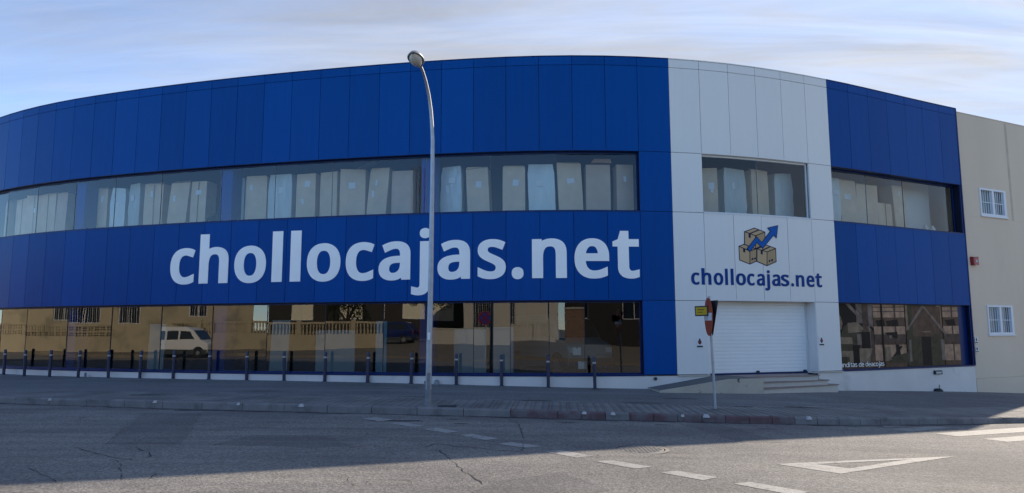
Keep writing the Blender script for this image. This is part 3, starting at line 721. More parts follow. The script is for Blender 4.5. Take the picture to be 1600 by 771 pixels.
# reveals (lintel soffit, sills)
def reveal(s0, s1, z0, z1, m, dep=0.24, sill=True):
    c = MB(); fbox(c, s0, s1, -dep, -0.004, z1 - 0.001, z1 + 0.03); c.build('lintel_trim', m, bld)
    c = MB(); fbox(c, s0, s1, -dep, 0.012, z0 - 0.028, z0 + 0.012); c.build('window_sill', m, bld)
    for s_, w in ((s0 - 0.03, s0), (s1, s1 + 0.03)):
        c = MB(); fbox(c, s_, w, -dep, -0.006, z0 + 0.012, z1 - 0.001); c.build('reveal', m, bld)
reveal(SL + .1, 24, ZS, ZL, 'blue_trim'); reveal(SL + .1, 24, ZP, ZB, 'blue_trim'); reveal(31, 37.93, ZS, ZL, 'blue_trim', 0.30); reveal(31, 37.93, ZP, ZB, 'blue_trim', 0.22)
reveal(26, 30, ZS, ZL, 'white_frame', 0.16)
# glazing: frame parts that carry their panes
gr_ = random.Random(5)
def glazing(s_list, z0, z1, off, gm, fm, label=None, jw=0.003):
    fr = MB(); a, d = s_list[0], s_list[-1]
    fbox(fr, a, d, off - 0.05, off + 0.02, z0 + 0.012, z0 + 0.055); fbox(fr, a, d, off - 0.05, off + 0.02, z1 - 0.06, z1 - 0.002)
    fbox(fr, a, a + 0.045, off - 0.05, off + 0.02, z0 + 0.055, z1 - 0.06); fbox(fr, d - 0.045, d, off - 0.05, off + 0.02, z0 + 0.055, z1 - 0.06)
    fo = fr.build('window_frame', fm, bld)
    if label: fo['label'] = label
    for a, d in zip(s_list[:-1], s_list[1:]):
        p0, p1 = F(a + .006, off), F(d - .006, off); n = Vector((p1.y - p0.y, p0.x - p1.x, 0)).normalized()
        ty = gr_.uniform(-.006, .006); tz = gr_.uniform(-.003, .003); mb = MB()
        for back in (0.0, ):
            mb.poly([p0 + n * (ty - tz) + Vector((0, 0, z0 + .03)), p1 + n * (-ty - tz) + Vector((0, 0, z0 + .03)), p1 + n * (-ty + tz) + Vector((0, 0, z1 - .03)), p0 + n * (ty + tz) + Vector((0, 0, z1 - .03))])
        po = mb.build('pane', gm, fo)
        if po.data.polygons[0].normal.dot(n) < 0: po.data.flip_normals()
    for d in s_list[1:-1]:
        mb = MB(); fbox(mb, d - jw, d + jw, off - 0.02, off + 0.012, z0 + .055, z1 - .06); mb.build('joint', 'rubber' if jw > .005 else 'galv_dark', fo)
    return fo
up = [SL + .1, -6, -4, -2, 0, 2, 4.1, 6, 8, 10.4, 12.4, 14.4, 17.5, 19.5, 21.5, 24]
lo = [SL + .1, -6, -4, -2, 0.2, 1.9, 4.15, 6.2, 8.3, 10.3, 12.3, 14.3, 16.2, 17.6, 19.0, 20.1, 21.25, 22.3, 24]
glazing(up, ZS, ZL, -0.20, 'glass_up', 'blue_trim', 'long upper ribbon window with butt-jointed panes')
glazing(lo, ZP, ZB, -0.20, 'glass_low', 'blue_trim', 'long shop window at street level with butt-jointed panes', 0.0075)
glazing([26, 28, 30], ZS, ZL, -0.13, 'glass_up', 'white_frame', 'upper window of the silver entrance bay')
glazing([31, 33, 35, 37.9], ZS, ZL, -0.28, 'glass_up', 'blue_trim', 'upper window right of the entrance bay')
# blue pillars inside the glass
for sc in (4.15, 10.47, 17.52):
    for z0, z1 in ((0.3, ZB + .6), (5.08, 7.6)):
        c = MB(); fbox(c, sc - .22, sc + .22, -0.85, -0.36, z0, z1); c.build('pillar', 'pillar_blue', bld)
# floors, ceilings, room back walls, roof, outer shell
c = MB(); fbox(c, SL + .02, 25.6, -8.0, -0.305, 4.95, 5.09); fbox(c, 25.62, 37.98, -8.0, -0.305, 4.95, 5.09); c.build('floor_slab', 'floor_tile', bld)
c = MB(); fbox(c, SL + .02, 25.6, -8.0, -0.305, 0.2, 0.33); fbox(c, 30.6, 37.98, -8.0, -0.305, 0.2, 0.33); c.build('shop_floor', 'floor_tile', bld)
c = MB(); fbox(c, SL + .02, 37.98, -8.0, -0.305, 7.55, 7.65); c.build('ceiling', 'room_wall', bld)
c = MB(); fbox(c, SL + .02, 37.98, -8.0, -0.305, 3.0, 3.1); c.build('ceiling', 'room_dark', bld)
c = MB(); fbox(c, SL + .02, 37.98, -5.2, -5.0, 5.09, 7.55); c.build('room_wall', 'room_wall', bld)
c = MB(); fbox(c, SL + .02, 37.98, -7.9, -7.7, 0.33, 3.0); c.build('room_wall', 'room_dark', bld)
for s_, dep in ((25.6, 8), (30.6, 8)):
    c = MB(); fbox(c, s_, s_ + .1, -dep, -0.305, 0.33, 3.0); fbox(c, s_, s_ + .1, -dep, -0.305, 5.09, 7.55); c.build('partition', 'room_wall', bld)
c = MB(); fbox(c, 36.35, 36.45, -5.0, -1.2, 5.09, 7.55); fbox(c, 36.45, 37.9, -1.4, -1.2, 5.09, 7.55); c.build('partition', 'white_frame', bld)
plan = [F(s_, -0.31) for s_ in srange(SL, 38)]
back = [Vector((24, 62, 0)), Vector((-34, 66, 0))]
rp = [(p.x, p.y) for p in plan] + [(p.x, p.y) for p in back]
c = MB(); c.prism(rp, 9.45, 9.6); c.build('roof', 'roof', bld)
c = MB()
for a, d in ((rp[-1], rp[0]), (rp[-2], rp[-1]), (rp[len(plan) - 1], rp[-2])):
    t = (Vector(d) - Vector(a)).normalized(); n = Vector((-t.y, t.x)) * .15
    c.prism([a, d, (d[0] + n.x, d[1] + n.y), (a[0] + n.x, a[1] + n.y)], -1.5, 9.45)
c.build('outer_wall', 'beige', bld)
# roof vents that just show above the parapet
for s_, r_ in ((10.05, 0.11), (10.45, 0.16)):
    q = F(s_, -1.6); t = thing('roof_vent', (q.x, q.y, 9.6), 'small round vent cowl on the roof edge, %s of two' % ('smaller' if r_ < .12 else 'larger'), 'roof vent')
    c = MB(); c.tube([(q.x, q.y, 9.55), (q.x, q.y, 10.38)], 0.07, 12); c.build('pipe', 'galv', t)
    c = MB(); c.lathe([(r_ * .7, 0), (r_, .05), (r_ * .9, .13), (r_ * .5, .18), (0.005, .2)], 16, (q.x, q.y, 10.36)); c.build('cowl', 'galv', t, smooth=True)

# ------------------------------------------------------------------ entrance: roller door, steps, ramp
c = MB(); fbox(c, 25.985, 26.015, -0.44, -0.006, 0.345, ZB); c.build('door_jamb', 'silver', bld)
c = MB(); fbox(c, 29.985, 30.015, -0.44, -0.006, 0.345, ZB); c.build('door_jamb', 'silver', bld)
c = MB(); fbox(c, 26.015, 29.985, -0.44, -0.004, ZB - 0.001, ZB + 0.04); c.build('door_header', 'silver', bld)
door = MB(); fbox(door, 26.03, 29.97, -0.66, -0.62, 0.345, ZB - .002)
dfr = door.build('roller_door', 'white_frame', bld)
for s_ in (26.02, 29.93):
    c = MB(); fbox(c, s_, s_ + .05, -0.46, -0.37, 0.345, ZB - .002); c.build('guide_rail', 'white_frame', dfr)
dfr = dfr; dfr['label'] = 'closed white roller door with horizontal slats'
p0, p1 = F(26.07, -0.41), F(29.93, -0.41); dn = Vector((p1.y - p0.y, p0.x - p1.x, 0)).normalized()
sh = (ZB - 0.395) / 20
for i in range(20):
    z0 = 0.395 + i * sh; mb = MB(); ring = []
    prof = [(0.0, 0.0008), (0.005, 0.007), (0.007, sh * .5), (0.005, sh - 0.007), (0.0, sh - 0.0008), (-0.02, sh * .5)]
    for pp in (p0, p1): ring.append([pp + dn * o_ + Vector((0, 0, z0 + zz)) for o_, zz in prof])
    for k in range(6): mb.poly([ring[0][k], ring[1][k], ring[1][(k + 1) % 6], ring[0][(k + 1) % 6]])
    mb.poly(ring[0]); mb.poly(ring[1]); mb.build('slat', 'door_slat', dfr)
mb = MB(); ring = [[pp + dn * o_ + Vector((0, 0, zz)) for o_, zz in ((-.02, .346), (.022, .346), (.022, .392), (-.02, .392))] for pp in (p0, p1)]
mb.hexa([ring[0][0], ring[1][0], ring[1][1], ring[0][1], ring[0][3], ring[1][3], ring[1][2], ring[0][2]]); mb.build('bottom_seal', 'blue_trim', dfr)
for u_ in (.5, .97):
    q = p0.lerp(p1, u_) + dn * .02; mb = MB(); mb.box(q.x - .05, q.x + .05, q.y - .03, q.y + .03, .40, .45); mb.build('lock', 'rubber', dfr)

st = thing('entrance_steps', F(27.5, .6, 0), 'cream rendered entrance landing with ramp on the left and three steps on the right', 'steps')
A, B = Vector((7.12, 20.40)), Vector((9.95, 22.02)); dd = (B - A).normalized(); nb = Vector((-dd.y, dd.x))
zg = -0.10
for i in range(3):
    a = A + nb * (.30 * i); bq = B - dd * (.42 * i) + nb * (.02 * i); tl = bq + nb * 0.9; tk = a + nb * 1.4
    z1 = zg + 0.148 * (i + 1)
    mb = MB(); mb.prism([(a.x, a.y), (bq.x, bq.y), (tl.x, tl.y), (tk.x, tk.y)], -0.9, z1 - 0.03); sp_ = mb.build('step', 'step_face', st)
    a2, b2 = a - nb * .03, bq - nb * .03 + dd * .03; tl2 = tl + dd * .03
    mb = MB(); mb.prism([(a2.x, a2.y), (b2.x, b2.y), (tl2.x, tl2.y), (tk.x, tk.y)], z1 - 0.0295, z1); mb.build('tread', 'tread', sp_)
ZL2 = zg + 0.148 * 3
a = A
pts = [F(26, -.42), F(26, 1.08), F(26.6, 1.08), Vector((A.x, A.y, 0)) , Vector((A.x, A.y, 0)) + Vector((nb.x, nb.y, 0)) * .62]
tp = [(q.x, q.y) for q in pts] + [(B.x - dd.x * 1.0 + nb.x * .75, B.y - dd.y * 1.0 + nb.y * .75)] + [(F(29.98, -.42).x, F(29.98, -.42).y)] + [(F(s_, -.42).x, F(s_, -.42).y) for s_ in (29, 28, 27)]
mb = MB(); mb.prism(tp, -0.9, ZL2 - 0.004)
ld = mb.build('landing', ['ramp_wall', 'concrete'], st)
for pl in ld.data.polygons:
    if abs(pl.normal.z) > .7 and pl.center.z > -.3: pl.material_index = 1
mb = MB(); ss = srange(24.1, 26.0, 1.0)
def rz(s_): return 0.055 + (ZL2 - 0.004 - 0.055) * (s_ - 24.1) / 1.9
fbox(mb, 24.1, 25.998, 0.0, 1.08, -0.9, lambda s_: rz(s_))
rp_ = mb.build('ramp', ['ramp_wall', 'concrete'], st)
for pl in rp_.data.polygons:
    if abs(pl.normal.z) > .7 and pl.center.z > -.3: pl.material_index = 1

